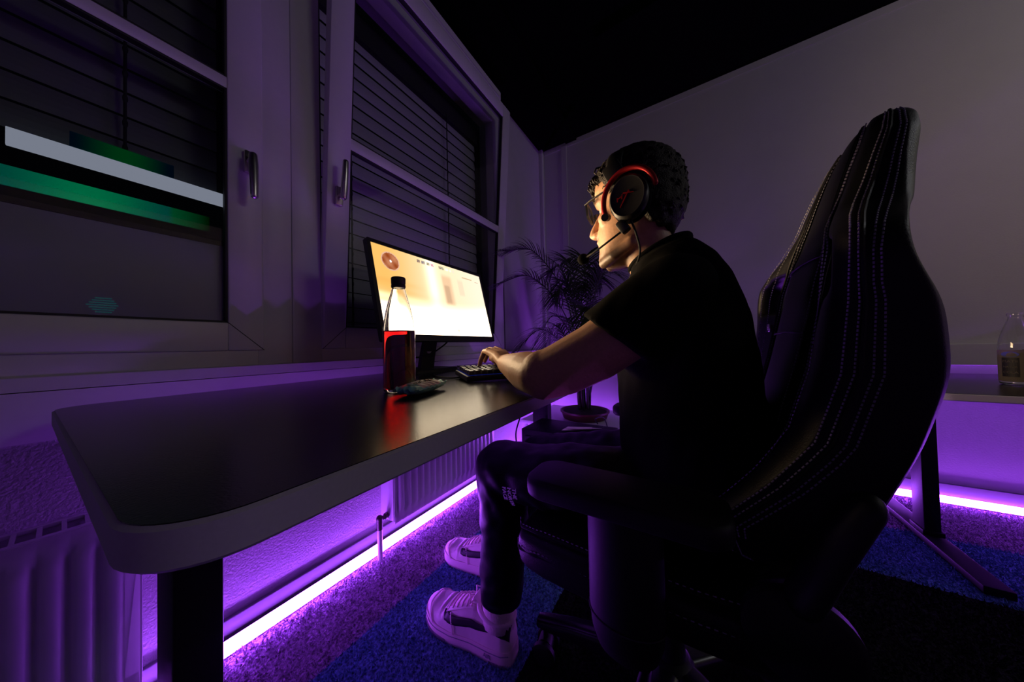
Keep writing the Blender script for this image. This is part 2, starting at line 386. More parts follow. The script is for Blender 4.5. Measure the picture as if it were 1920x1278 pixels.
def window(n, x0, x1, z1, mull, tilt, handle_x, handle_z, up):
    root = thing('window_%d' % n, None, None, ((x0+x1)/2, YW, 0.80), kind='structure')
    fr = MB(); ring(fr, x0-(0.079 if n == 1 else 0.089), x1+(0.079 if n == 1 else 0.055), 0.80, z1+0.06, 0.092, YW-0.004, YW+0.06)
    fr.build('window_frame', M['frame'], root)
    T = Matrix.Translation((0, 1.146, 0.846)) @ Matrix.Rotation(R(tilt), 4, 'X') @ Matrix.Translation((0, -1.146, -0.846))
    s = MB(); w = 0.083
    ring(s, x0, x1, 0.846, z1, w, 1.146, 1.186, 0.005)
    s.box((x0+w-.002, 1.149, mull[0]), (x1-w+.002, 1.182, mull[1]), 0.003)
    s.xform(T).build('sash', M['frame'], root)
    g = MB(); e = 0.006
    for za, zb in ((0.846+w, mull[0]), (mull[1], z1-w)):
        ring(g, x0+w-0.001, x1-w+0.001, za-0.001, zb+0.001, e, 1.150, 1.170, 0.001)
    g.xform(T).build('gasket', M['gasket'], root)
    for za, zb in ((0.846+w, mull[0]), (mull[1], z1-w)):
        p = MB().box((x0+w-0.004, 1.166, za-0.004), (x1-w+0.004, 1.170, zb+0.004)).xform(T).build('pane', M['pane'], root)
    j = MB(); miter(j, x1, 0.846, -w, w, 1.146); miter(j, x0, 0.846, w, w, 1.146)
    j.xform(T).build('joint', M['gasket'], root)
    h = MB().box((handle_x-0.013, 1.132, handle_z-0.034), (handle_x+0.013, 1.147, handle_z+0.034), 0.004)
    hd = h.xform(T).build('handle', M['chrome'], root)
    sg = 1 if up else -1
    k = MB().tube([(handle_x, 1.140, handle_z), (handle_x, 1.112, handle_z)], 0.009, 14)
    pts = [(handle_x, 1.106, handle_z-sg*0.010), (handle_x, 1.104, handle_z+sg*0.02), (handle_x, 1.100, handle_z+sg*0.07), (handle_x, 1.099, handle_z+sg*0.115)]
    k.tube(pts, [0.0105, 0.012, 0.0105, 0.0095], 14, round_cap=True)
    k.xform(T).build('lever', M['chrome'], hd)
    return root
w1 = window(1, -1.07, 0.340, 2.45, (1.628, 1.662), 0, 0.305, 1.425, False)
w2 = window(2, 0.508, 1.66, 2.47, (1.614, 1.658), 4.3, 0.548, 1.415, True)
# lower opaque panel of the first window
pan = MB().box((-0.99, 1.176, 0.93), (0.257, 1.182, 1.158), 0.001).build('lower_panel', mat('grey_infill', (0.30, 0.31, 0.40), 0.5, var=0.04), w1)
MB().box((-0.99, 1.174, 1.158), (0.257, 1.186, 1.172)).build('panel_rail', M['gasket'], w1)
# blinds outside
def blind(x0, x1, zlo, zhi, y, label, m='slat'):
    root = thing('venetian_blind', label, 'blind', ((x0+x1)/2, y, zlo), group=None)
    s = MB(); z = zlo
    ti = R(83)
    while z < zhi:
        prof = [(-0.0325, 0), (-0.016, 0.003), (0, 0.004), (0.016, 0.003), (0.0325, 0)]
        ring_ = [(a*math.cos(ti)-b*math.sin(ti), a*math.sin(ti)+b*math.cos(ti)) for a, b in prof]
        vs = [(x, y+u, z+v) for x in (x0, x1) for u, v in ring_]+[(x, y+u+.0012, z+v+.0006) for x in (x0, x1) for u, v in ring_]
        fs = []
        for k in range(4): fs += [(k, k+1, 6+k, 5+k), (10+k, 11+k, 16+k, 15+k)]
        fs += [(0, 5, 15, 10), (4, 9, 19, 14)]
        s.add(vs, fs); z += 0.067
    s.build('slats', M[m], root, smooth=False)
    for x in ((x0+0.12*(x1-x0)) if x0 > 0 else x1-0.18, x1-0.30 if x0 > 0 else x0+0.3):
        c = MB().tube([(x, y-0.03, zlo-0.03), (x, y-0.03, zhi)], 0.0035, 6)
        zz = zlo
        while zz < zhi: c.ell((x, y-0.032, zz), (0.005, 0.004, 0.012), 8, 6); zz += 0.067
        c.build('ladder_cord', M['cord'], root)
    MB().box((x0-0.02, y-0.03, zhi-0.02), (x1+0.02, y+0.05, zhi+0.09), 0.004).build('headrail', M['cord'], root)
    for x in (x0-0.012, x1+0.012):
        MB().box((x-0.014, y-0.03, zlo-0.06), (x+0.014, y+0.03, zhi+0.02), 0.003).build('guide_rail', M['steel'], root)
    return root
blind(0.56, 1.58, 0.93, 2.30, 1.29, 'closed slatted blind down to the sill behind the tilted window')
blind(-1.03, 0.265, 1.39, 2.42, 1.29, 'half-lowered slatted blind, shade put into its colour, behind the closed window', 'slat_shaded')
# emissive stand-ins for the reflections and glows showing in the first window
bar = MB().box((-0.068, 1.205, 1.290), (0.262, 1.215, 1.328), 0.001).build('reflection_bar', M['bar'])  # emissive bar in place of a lamp mirrored in the glass
tag(bar, 'long pale glowing bar standing in for a lamp reflection in the closed window', 'reflection')
def glow_strip(x0, x1, z0, z1, label, f):  # emissive strip added for the green glow in the window
    n = 60; vs = []; fs = []; cols = []
    for i in range(n+1):
        x = x0+(x1-x0)*i/n
        for (y, z) in ((1.225, z0), (1.225, z1), (1.240, z1), (1.240, z0)): vs.append((x, y, z)); cols.append(f(i/n))
    for i in range(n):
        for k in range(4): fs.append((i*4+k, i*4+(k+1) % 4, i*4+4+(k+1) % 4, i*4+4+k))
    fs += [(0, 1, 2, 3), (n*4, n*4+1, n*4+2, n*4+3)]
    mb = MB().add(vs, fs); me = mb.mesh('glow'); ca = me.color_attributes.new('c', 'FLOAT_COLOR', 'POINT')
    for d, c in zip(ca.data, cols): d.color = (*c, 1)
    o = link('green_glow_strip', me, emit('green_glow', (0, 1, 0), 1.0, 'c'), smooth=False); tag(o, label, 'light strip'); return o
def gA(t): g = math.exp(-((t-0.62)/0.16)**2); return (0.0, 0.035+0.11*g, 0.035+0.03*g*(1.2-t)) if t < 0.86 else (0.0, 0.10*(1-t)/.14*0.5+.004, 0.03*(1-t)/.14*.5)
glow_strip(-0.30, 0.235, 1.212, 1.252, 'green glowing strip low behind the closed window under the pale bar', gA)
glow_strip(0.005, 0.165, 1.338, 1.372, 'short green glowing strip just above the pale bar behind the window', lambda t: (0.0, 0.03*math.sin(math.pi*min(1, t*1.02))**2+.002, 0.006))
st = MB()  # emissive stripes in place of a teal reflection in the pane
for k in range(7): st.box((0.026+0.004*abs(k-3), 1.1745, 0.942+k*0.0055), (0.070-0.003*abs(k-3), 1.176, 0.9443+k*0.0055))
st = st.build('teal_reflection', emit('teal_glow', (0.01, 0.07, 0.075), 0.55), smooth=False)
tag(st, 'tiny striped teal glow standing in for a reflection at the foot of the grey window panel', 'display')

# ------------------------------------------------------------------ LED strips, radiators, valve
def led(a, b, out, label):
    """slim channel from a to b; out = unit direction the diffuser faces"""
    a, b, out = Vector(a), Vector(b), Vector(out)
    root = thing('led_strip', label, 'led strip', (a+b)/2)
    lo = [min(p[i] for p in (a-out*0.012, b-out*0.012, a+out*0.011, b+out*0.011)) for i in range(3)]; hi = [max(p[i] for p in (a-out*0.012, b-out*0.012, a+out*0.011, b+out*0.011)) for i in range(3)]
    ch = MB().box((lo[0], lo[1], lo[2]-0.002), (hi[0], hi[1], hi[2]+0.001), 0.0006)
    ch.build('channel', M['white'], root, smooth=False)
    z = Vector((0, 0, 1)); prof = [(0.012, 0.0012), (0.0125, 0.010), (0.004, 0.0235), (-0.006, LED_H), (-0.010, LED_H), (-0.010, 0.0012)]
    vs = [p+out*o+z*h for p in (a, b) for o, h in prof]; n = len(prof)
    d = MB().add(vs, [(k, (k+1) % n, n+(k+1) % n, n+k) for k in range(4)])
    MB().add(vs, [(4, 5, n+5, n+4), (5, 0, n, n+5)]).build('back_rail', M['white'], root, smooth=False)
    d.build('diffuser', M['led'], root, smooth=False)
    return root
LED_H = 0.030
led((0.04, YW-0.040, 0.004), (XE-0.05, YW-0.040, 0.004), (0, -1, 0), 'violet light strip glowing on the carpet under the windows')
led((XE-0.027, -2.6, 0.006), (XE-0.027, YW-0.06, 0.006), (-1, 0, 0), 'violet light strip glowing along the foot of the end wall')
def radiator(x0, x1, z0, z1, label):
    y0, y1 = 1.035, 1.12
    root = thing('radiator', label, 'radiator', ((x0+x1)/2, 1.08, z0))
    pts = []; n = max(4, int((x1-x0-0.03)/0.033)); L = (x1-x0-0.03)/n
    prof = [(x0, 0)]
    for k in range(n):
        a = x0+0.015+k*L
        prof += [(a+L*0.02, 0.004), (a+L*0.18, -0.012), (a+L*0.66, -0.012), (a+L*0.84, 0.004)]
    prof += [(x1, 0)]
    def face(yb, sg, nm):
        vs = []; fs = []
        zz = [z0, z0+0.03, z0+0.055, z1-0.055, z1-0.03, z1]; am = [0, 0, 1, 1, 0, 0]
        for z, s in zip(zz, am):
            for x, d in prof: vs.append((x, yb+sg*d*s, z))
        m = len(prof)
        for i in range(5):
            for k in range(m-1): fs.append((i*m+k, i*m+k+1, (i+1)*m+k+1, (i+1)*m+k))
        mb = MB().add(vs, fs)
        o = mb.build(nm, M['rad'], root, smooth=True, angle=60); s = o.modifiers.new('s', 'SOLIDIFY'); s.thickness = 0.002; return o
    face(y0, 1, 'front_panel'); face(y1, -1, 'back_panel')
    for x in (x0, x1): MB().box((x-0.004, y0+0.001, z0+0.01), (x+0.004, y1-0.001, z1), 0.002).build('side_cover', M['rad'], root)
    g = MB(); g.box((x0, y0, z1-0.004), (x1, y0+0.012, z1+0.003), 0.001); g.box((x0, y1-0.012, z1-0.004), (x1, y1, z1+0.003), 0.001)
    x = x0
    while x < x1: g.box((x, y0+0.01, z1-0.003), (min(x+0.006, x1), y1-0.01, z1+0.002)); x += 0.026
    g.build('top_grille', M['rad'], root)
    MB().box((x0+0.01, y0+0.015, z0+0.06), (x1-0.01, y1-0.015, z1-0.03)).build('fins', M['black'], root)
    return root
radiator(-1.25, 0.090, 0.10, 0.500, 'white ribbed radiator with top grille by the rounded desk corner')
r2 = radiator(0.715, 1.40, 0.135, 0.57, 'white ribbed radiator below the far half of the desk, right of the pipe valve')
MB().box((1.075, 1.018, 0.325), (1.10, 1.028, 0.365), 0.003).build('meter', M['white'], r2)
v = thing('radiator_valve', 'upright pipe with dark angle valve rising from the carpet beside the radiator', 'valve', (0.674, 1.071, 0))
MB().tube([(0.674, 1.071, 0), (0.674, 1.071, 0.135)], 0.0095, 14).build('pipe', M['white'], v)
vb = MB().tube([(0.674, 1.071, 0.125), (0.674, 1.071, 0.165)], [0.011, 0.012], 12).ell((0.674, 1.071, 0.168), 0.013)
vb.tube([(0.674, 1.071, 0.16), (0.715, 1.075, 0.163)], [0.009, 0.009], 12).tube([(0.698, 1.073, 0.162), (0.71, 1.074, 0.163)], 0.013, 6)
vb.build('valve_body', M['brass'], v)
MB().tube([(0.715, 1.075, 0.163), (0.74, 1.077, 0.166)], [0.014, 0.013], 14).build('knob', M['brass'], v)

# ------------------------------------------------------------------ desks
def rrect(x0, x1, y0, y1, r, n=10):
    out = []
    for cx, cy, a0 in ((x1-r, y0+r, -90), (x1-r, y1-r, 0), (x0+r, y1-r, 90), (x0+r, y0+r, 180)):
        for k in range(n+1):
            a = R(a0+90*k/n); out.append((cx+r*math.cos(a), cy+r*math.sin(a)))
    return out
def desk(x0, x1, y0, y1, zt, th, legs, label, r=0.045, foot=None, along='x'):
    root = thing('desk', label, 'desk', ((x0+x1)/2, (y0+y1)/2, 0))
    P = rrect(x0, x1, y0, y1, r); q = rrect(x0+0.003, x1-0.003, y0+0.003, y1-0.003, r-0.003)
    e = MB(); e.loft([[Vector((x, y, zt-th)) for x, y in q], [Vector((x, y, zt-th+0.003)) for x, y in P], [Vector((x, y, zt-0.003)) for x, y in P], [Vector((x, y, zt-0.0008)) for x, y in q]])
    top = e.build('tabletop', M['desk_edge'], root, angle=35)
    s = MB(); s.loft([[Vector((x, y, zt-0.002)) for x, y in q], [Vector((x, y, zt)) for x, y in q]])
    s.build('surface', M['desk_top'], top, smooth=False)
    for (lx, ly, fx, fy, w, d) in legs:
        l = MB().box((lx-w/2, ly-d/2, 0.03), (lx+w/2, ly+d/2, zt-th-0.03), 0.004).build('leg', M['steel'], root)
        MB().box((lx-w/2-0.006, ly-d/2-0.006, 0.03), (lx+w/2+0.006, ly+d/2+0.006, 0.05), 0.002).build('collar', M['steel'], l)
        MB().box((lx-fx, ly-fy, 0.004), (lx+fx, ly+fy, 0.032), 0.004).build('foot', M['steel'], l)
        b = MB()
        if along == 'x': b.box((lx-0.035, y0+0.08, zt-th-0.035), (lx+0.035, y1-0.08, zt-th), 0.003)
        else: b.prism([(x0+0.10, 0), (x0+0.10, -0.012), (lx-0.02, -0.045), (x1-0.1, -0.03), (x1-0.1, 0)], ly-0.035, ly+0.035, lambda u, v_, d_: Vector((u, d_, zt-th+v_)))
        b.build('bracket', M['steel'], l)
    fr = MB()
    if along == 'x':
        yl = legs[0][1]; fr.box((legs[0][0], yl-0.05, zt-th-0.034), (legs[1][0], yl+0.05, zt-th-0.004), 0.003)
    else:
        xl = legs[0][0]; fr.box((xl-0.05, legs[1][1], zt-th-0.034), (xl+0.05, legs[0][1], zt-th-0.004), 0.003)
    fr.build('crossbar', M['steel'], root)
    return root
d1 = desk(0.0007, 1.4807, 0.2741, 1.0941, 0.74, 0.029, [(0.104, 0.684, 0.032, 0.32, 0.052, 0.09), (1.408, 0.684, 0.032, 0.32, 0.052, 0.09)],
     'long desk with black top and pale rounded edge under the windows', r=0.055)
d1.rotation_euler.z = R(2.2)
desk(1.53, 2.362, -2.5, -0.66, 0.655, 0.024, [(1.93, -0.80, 0.335, 0.032, 0.075, 0.045), (1.93, -2.3, 0.335, 0.032, 0.075, 0.045)],
     'second black desk along the end wall behind the gaming chair', along='y')

# ------------------------------------------------------------------ monitor
def monitor():
    root = thing('monitor', 'lit widescreen monitor showing a bright sandy game scene on the desk', 'monitor', (0.835, 0.93, 0.74))
    TL = Vector((0.520, 0.878, 1.205)); BL = Vector((0.522, 0.798, 0.866)); TR = Vector((1.128, 0.898, 1.205)); 
    ex = (TR-TL); W = ex.length; ex.normalize(); ez = (TL-BL); ez -= ex*ez.dot(ex); Hh = ez.length; ez.normalize(); ey = ex.cross(ez)*-1  # ey towards the wall
    if ey.y < 0: ey = -ey
    def P(u, v, d): return TL - ez*Hh + ex*u + ez*v + ey*d
    b = 0.013
    body = MB()
    rr = rrect(0, W, 0, Hh, 0.006, 4); ri = rrect(b, W-b, b+0.010, Hh-b, 0.002, 4)
    body.loft([[P(u, v, 0.003) for u, v in ri], [P(u, v, 0.0) for u, v in ri], [P(u, v, 0.0) for u, v in rr], [P(u, v, 0.020) for u, v in rr], [P(0.02+(W-0.04)*(u/W), 0.03+(Hh-0.06)*(v/Hh), 0.030) for u, v in rr]])
    body.build('housing', M['plastic'], root, angle=30)
    MB().box((-0.12, -0.09, -0.012), (0.12, 0.09, 0.02), 0.01).xform(Matrix.Translation(P(W/2, Hh/2, 0.035)) @ Matrix((ex, ey, ez)).transposed().to_4x4() @ Matrix.Rotation(R(90), 4, 'X')).build('back_bulge', M['plastic'], root)
    # screen image: vertex colours of the lit panel
    sw, sh = W-2*b, Hh-2*b-0.010; NX, NY = 240, 136
    X, Y = np.meshgrid(np.linspace(0, 1, NX+1), np.linspace(0, 1, NY+1))   # Y up
    def sm(a, b_, t): t = np.clip((t-a)/(b_-a), 0, 1); return t*t*(3-2*t)
    img = np.zeros((NY+1, NX+1, 3))
    left = np.array([0.92, 0.50, 0.13]); mid = np.array([1.10, 0.82, 0.52]); wht = np.array([4.0, 3.2, 2.2]); peach = np.array([1.0, 0.74, 0.52])
    t = sm(0.05, 0.55, X)[..., None]; img = left*(1-t)+mid*t
    t = sm(0.55, 1.0, X)[..., None]; img = img*(1-t)+np.array([1.02, 0.86, 0.66])*t
    t = sm(0.56, 0.14, Y+0.08*np.sin(X*3.0))[..., None]; img = img*(1-t)+wht*t
    g = np.exp(-((X-0.43)/0.05)**2)*sm(0.2, 0.6, Y); img = img+g[..., None]*np.array([0.5, 0.5, 0.45])
    door = (sm(0.515, 0.54, X)*sm(0.645, 0.60, X)*sm(0.40, 0.46, Y)*sm(0.88, 0.80, Y))[..., None]
    img = img*(1-0.75*door)+peach*np.array([0.78, 0.66, 0.55])*0.75*door
    dk = (sm(0.53, 0.55, X)*sm(0.605, 0.58, X)*sm(0.42, 0.48, Y)*sm(0.72, 0.68, Y))[..., None]
    img = img*(1-0.5*dk)+np.array([0.42, 0.25, 0.15])*0.5*dk
    wn = (sm(0.69, 0.70, X)*sm(0.76, 0.75, X)*sm(0.58, 0.62, Y)*sm(0.86, 0.80, Y))[..., None]
    img = img*(1-0.35*wn)+np.array([0.7, 0.5, 0.38])*0.35*wn
    for k in range(3):
        yy = 0.60-0.11*k; band = (np.exp(-((Y-yy+0.06*X)/0.035)**2)*sm(0.40, 0.05, X))[..., None]
        img = img*(1-0.5*band)+np.array([0.82, 0.42, 0.10])*0.5*band
    # round map, icons and bars of the game display
    r = np.hypot((X-0.115)*W/0.34, (Y-0.835)*1.0); disc = (r < 0.105)
    mp = np.array([0.42, 0.13, 0.055])+0.13*(np.sin(X*75+3+4*Y)*np.sin(Y*38+X*20))[..., None]*np.array([1, 0.6, 0.35])
    img = np.where(disc[..., None], mp, img); rim = (np.abs(r-0.105) < 0.006); img = np.where(rim[..., None], np.array([0.75, 0.45, 0.3]), img)
    dot = (r < 0.012); img = np.where(dot[..., None], 1.4, img)
    icons = [(0.335, (0.06, 0.05, 0.09)), (0.375, (0.05, 0.07, 0.16)), (0.42, (0.10, 0.10, 0.03)), (0.455, (0.55, 0.18, 0.35)), (0.53, (0.2, 0.2, 0.15)), (0.555, (0.25, 0.3, 0.2)), (0.60, (1.1, 1.1, 0.9)), (0.635, (0.9, 0.95, 0.8)), (0.67, (0.9, 0.75, 0.6))]
    for cx, c in icons:
        mk = (np.abs(X-cx) < 0.013) & (np.abs(Y-0.945) < 0.022)
        pat = ((np.sin(X*700+cx*50)+np.sin(Y*330)) > -0.6)
        img = np.where((mk & pat)[..., None], np.array(c), img)
    for x0, x1, y, c in ((0.76, 0.88, 0.895, (0.62, 0.40, 0.22)), (0.92, 0.965, 0.875, (0.45, 0.32, 0.22))):
        mk = (X > x0) & (X < x1) & (np.abs(Y-y) < 0.006); img = np.where(mk[..., None], np.array(c), img)
    ch = ((np.abs(X-0.60) < 0.012) & (np.abs(Y-0.075) < 0.018)); img = np.where(ch[..., None], np.array([1.0, 0.8, 0.62]), img)
    vs = [P(b+sw*x, b+0.010+sh*y, 0.0025) for x, y in zip(X.ravel(), Y.ravel())]
    fs = [(j*(NX+1)+i, j*(NX+1)+i+1, (j+1)*(NX+1)+i+1, (j+1)*(NX+1)+i) for j in range(NY) for i in range(NX)]
    me = bpy.data.meshes.new('screen'); me.from_pydata([tuple(v) for v in vs], [], fs)
    ca = me.color_attributes.new('c', 'FLOAT_COLOR', 'POINT'); ca.data.foreach_set('color', np.concatenate([np.clip(img, 0, 14).reshape(-1, 3), np.ones((len(vs), 1))], 1).astype(np.float32).ravel())
    link('screen', me, emit('screen_glow', (1, 1, 1), SCREEN_STRENGTH, 'c'), root, smooth=False)
    # the light the panel throws forward to the player
    lp = bpy.data.lights.new('monitor_light', 'AREA'); lp.shape = 'RECTANGLE'; lp.size, lp.size_y = sw*0.98, sh*0.98
    lp.energy = SCREEN_LIGHT; lp.color = (1.0, 0.67, 0.36); lp.spread = R(88)
    lo = bpy.data.objects.new('monitor_light', lp); C.objects.link(lo)
    lo.location = P(W/2, Hh/2, -0.004); lo.rotation_euler = Matrix((-ex, ez, (-ex).cross(ez))).transposed().to_euler()
    s = MB(); c = P(W/2, Hh*0.45, 0.05); fx, fy = 0.845, 0.985
    col = lambda z, w, y: [Vector((fx+sx*w, y+sy*0.011, z)) for sx, sy in ((-1, -1), (1, -1), (1, 1), (-1, 1))]
    s.loft([col(0.752, 0.038, 0.985), col(0.80, 0.036, 0.975), col(0.95, 0.032, 0.935), col(1.06, 0.032, 0.925)])
    st_ = s.build('stand', M['plastic'], root, smooth=False, bev=0.003)
    MB().lathe([(0.0, 0), (0.016, 0), (0.018, 0.002), (0.016, 0.003), (0.0, 0.003)], (fx-0.004, 0.957, 0.835), 20, 'Y').build('cable_hole', M['frame'], st_)
    bs = MB(); q = rrect(fx-0.12, fx+0.12, 0.90, 1.075, 0.02, 6)
    bs.loft([[Vector((x, y, 0.7405)) for x, y in q], [Vector((x, y, 0.750)) for x, y in q], [Vector((fx+(x-fx)*.95, 0.99+(y-0.99)*.95, 0.754)) for x, y in q]])
    bs.build('stand_base', M['plastic'], root, angle=30)
monitor()
def cable(pts, r, label, name='cable', m='cord'):
    o = MB().tube(spline(pts, 10), r, 8).build(name, M[m]); tag(o, label, 'cable'); return o
cable([(0.93, 0.93, 0.872), (0.955, 0.99, 0.85), (0.92, 1.03, 0.815), (0.86, 1.04, 0.80), (0.79, 1.03, 0.80), (0.755, 1.01, 0.775), (0.765, 1.0, 0.745), (0.80, 1.084, 0.7435)], 0.0035, 'thin black cable looping behind the monitor stand')
cable([(0.74, 0.62, 0.7435), (0.66, 0.66, 0.7435), (0.72, 0.80, 0.7435), (0.84, 0.86, 0.7435), (0.98, 0.88, 0.7435), (1.1, 1.04, 0.7435)], 0.0025, 'black keyboard cable lying flat on the desk')

# ------------------------------------------------------------------ bottles and snack
def bottle(c, prof, label, cap=None, fill=None, wall=0.0022, group=None):
    root = thing('bottle', label, 'bottle', c)
    inner = [(max(r-wall, 0.001), z) for r, z in prof if z > 0.006]
    inner[0] = (inner[0][0], 0.007)
    full = [(0.0005, 0.0015)]+prof+inner[::-1]+[(0.0005, 0.007)]
    MB().lathe(full, c, 48).build('glass_body', M['bottle'], root, angle=60)
    return root
NECK = [(0.030, 0.0), (0.0345, 0.003), (0.0355, 0.010), (0.0355, 0.128), (0.0348, 0.142), (0.0325, 0.160), (0.0280, 0.184), (0.0220, 0.208), (0.0170, 0.226), (0.0140, 0.238), (0.0132, 0.248), (0.0132, 0.256)]
bc = (0.428, 0.590, 0.7403)
NECK = [(r*1.03, z*1.035) for r, z in NECK]
bt = bottle(bc, NECK, 'glass bottle half full of dark red drink standing before the monitor')
lv = 0.142
dr = [(0.0005, 0.0075)]+[(r-0.0021, max(z, 0.0075)) for r, z in NECK if z <= lv-0.004]+[(0.0345*1.0, lv), (0.0005, lv)]
MB().lathe(dr, bc, 48).build('drink', M['drink'], bt, angle=60)['label'] = 'dark red drink'
cp = [(0.0, 0.258), (0.0145, 0.258)]
cap = MB(); prof = [(0.0150, 0.236), (0.0158, 0.238), (0.0158, 0.243), (0.0150, 0.2445), (0.0158, 0.246), (0.0160, 0.258), (0.0148, 0.2605), (0.0, 0.2605)]
prof = [(r*1.03, z*1.035) for r, z in prof]
cap.lathe([(0.0144, 0.2443)]+prof, bc, 40).build('cap', M['black'], bt, angle=30)['label'] = 'black screw cap'
P2 = [(0.033, 0.0), (0.038, 0.004), (0.039, 0.012), (0.039, 0.135), (0.0375, 0.160), (0.033, 0.185), (0.026, 0.212), (0.0185, 0.236), (0.0165, 0.245), (0.0165, 0.252), (0.0185, 0.254), (0.0185, 0.262), (0.0170, 0.264)]
bc2 = (1.885, -1.010, 0.6553)
b2 = bottle(bc2, P2, 'open clear glass bottle with pale label on the second desk')
lb = MB(); n = 30; a0, a1 = R(60), R(300)
for (aa, ab, z0, z1, mm, rr_) in ((R(40), R(320), 0.012, 0.128, 'kraft', 0.0393),):
    vs = []; fs = []
    for k in range(n+1):
        a = aa+(ab-aa)*k/n
        for z in (z0, z1):
            for r in (rr_, rr_+0.0004): vs.append(Vector((bc2[0]+r*math.cos(a), bc2[1]+r*math.sin(a), bc2[2]+z)))
    for k in range(n):
        i = k*4; j = i+4
        fs += [(i, j, j+2, i+2), (i+1, i+3, j+3, j+1), (i, i+1, j+1, j), (i+2, j+2, j+3, i+3)]
    lab = MB().add(vs, fs).build('label', M[mm], b2)
def on_cyl(ang, z0, r=0.0400):
    def f(x, y, d):
        a = ang + x/r; return Vector((bc2[0]+(r+d)*math.cos(a), bc2[1]+(r+d)*math.sin(a), bc2[2]+z0+y))
    return f
# dark printed panel with pale lines and a blue oval on the label
dp = MB()
for k in range(8):
    fn = on_cyl(R(128), 0.0, 0.0399); u0 = -0.018+0.036*k/8; u1 = -0.018+0.036*(k+1)/8
    dp.add([fn(u0, 0.03, 0), fn(u1, 0.03, 0), fn(u1, 0.10, 0), fn(u0, 0.10, 0), fn(u0, 0.03, .0004), fn(u1, 0.03, .0004), fn(u1, 0.10, .0004), fn(u0, 0.10, .0004)], [(0, 1, 2, 3), (4, 5, 6, 7), (0, 1, 5, 4), (2, 3, 7, 6)])
dp.build('printed_panel', M['black'], lab)
fn = on_cyl(R(128), 0.112, 0.0399)
ov = MB(); pts = [(0.019*math.cos(2*math.pi*k/24), 0.010*math.sin(2*math.pi*k/24)) for k in range(24)]
ov.prism(pts, 0.0004, 0.0008, lambda u, v, d: fn(u, v, d)).build('blue_oval', M['blue'], lab)
tx = MB()
for q, (tt, z, sz) in enumerate((('MATE', 0.086, 0.013), ('NATUR', 0.066, 0.009), ('COLA', 0.046, 0.012))):
    t_ = text_mb(tt, sz, on_cyl(R(128), z, 0.0404), 0.0004); tx.add(t_.v, t_.f)
tx.build('lettering', M['kraft'], lab, smooth=False)
# snack packet lying on the desk
def packet():
    root = thing('snack_packet', 'small teal foil snack packet lying in front of the bottle', 'snack', (0.435, 0.545, 0.7405))
    L, Wd = 0.135, 0.060; NU, NV = 46, 22
    c = Vector((0.432, 0.517, 0.7412)); ax = Vector((math.cos(R(18)), math.sin(R(18)), 0)); ay = Vector((-ax.y, ax.x, 0))
    def S(u, v, side):
        e = max(0, 1-abs(u)**3.2)**0.6 * max(0, 1-abs(v)**2.6)**0.7
        ruf = 0.0022*math.sin(v*17+u*5)*abs(u)**4 + 0.0016*math.sin(u*23+v*9)*(1-abs(u))
        wv = 0.0030*math.sin(11*v)*(abs(u) > 0.86)
        z = 0.004 + side*(0.012*e) + 0.009 + ruf+wv + 0.010*max(0, abs(u)-0.75)*(1 if u > 0 else 0.3)
        y = v*Wd/2*(1-0.10*abs(u)**6) + 0.0015*math.sin(40*v)*(abs(u) > 0.97)
        return c+ax*(u*L/2)+ay*y+Vector((0, 0, max(0.0, z)))
    def grid(mb, u0, u1, v0, v1, side, nu, nv, off):
        vs = [S(u0+(u1-u0)*i/nu, v0+(v1-v0)*j/nv, side)+Vector((0, 0, off)) for j in range(nv+1) for i in range(nu+1)]
        mb.add(vs, [(j*(nu+1)+i, j*(nu+1)+i+1, (j+1)*(nu+1)+i+1, (j+1)*(nu+1)+i) for j in range(nv) for i in range(nu)])
    b = MB(); grid(b, -1, 1, -1, 1, 1, NU, NV, 0); grid(b, -1, 1, -1, 1, -1, NU, NV, 0)
    bd = b.build('wrapper', M['bagm'], root, angle=80)
    p = MB(); grid(p, -0.62, 0.55, -0.95, 0.35, 1, 24, 12, 0.0006); p.build('printed_band', M['label_w'], bd)
    def fn(x, y, d): return S(x/(L/2), y/(Wd/2), 1)+Vector((0, 0, 0.0014+d))
    t = text_mb('Loacker', 0.024, lambda x, y, d: fn(x-0.016, y-0.006, d), 0.0004); t.build('lettering', M['black'], bd, smooth=False)
    pr = MB()
    for k in range(5): grid(pr, 0.10+0.08*k, 0.165+0.08*k, -0.55+0.05*k, 0.02+0.04*k, 1, 4, 5, 0.0015)
    pr.build('wafer_print', M['brown'], bd)
packet()

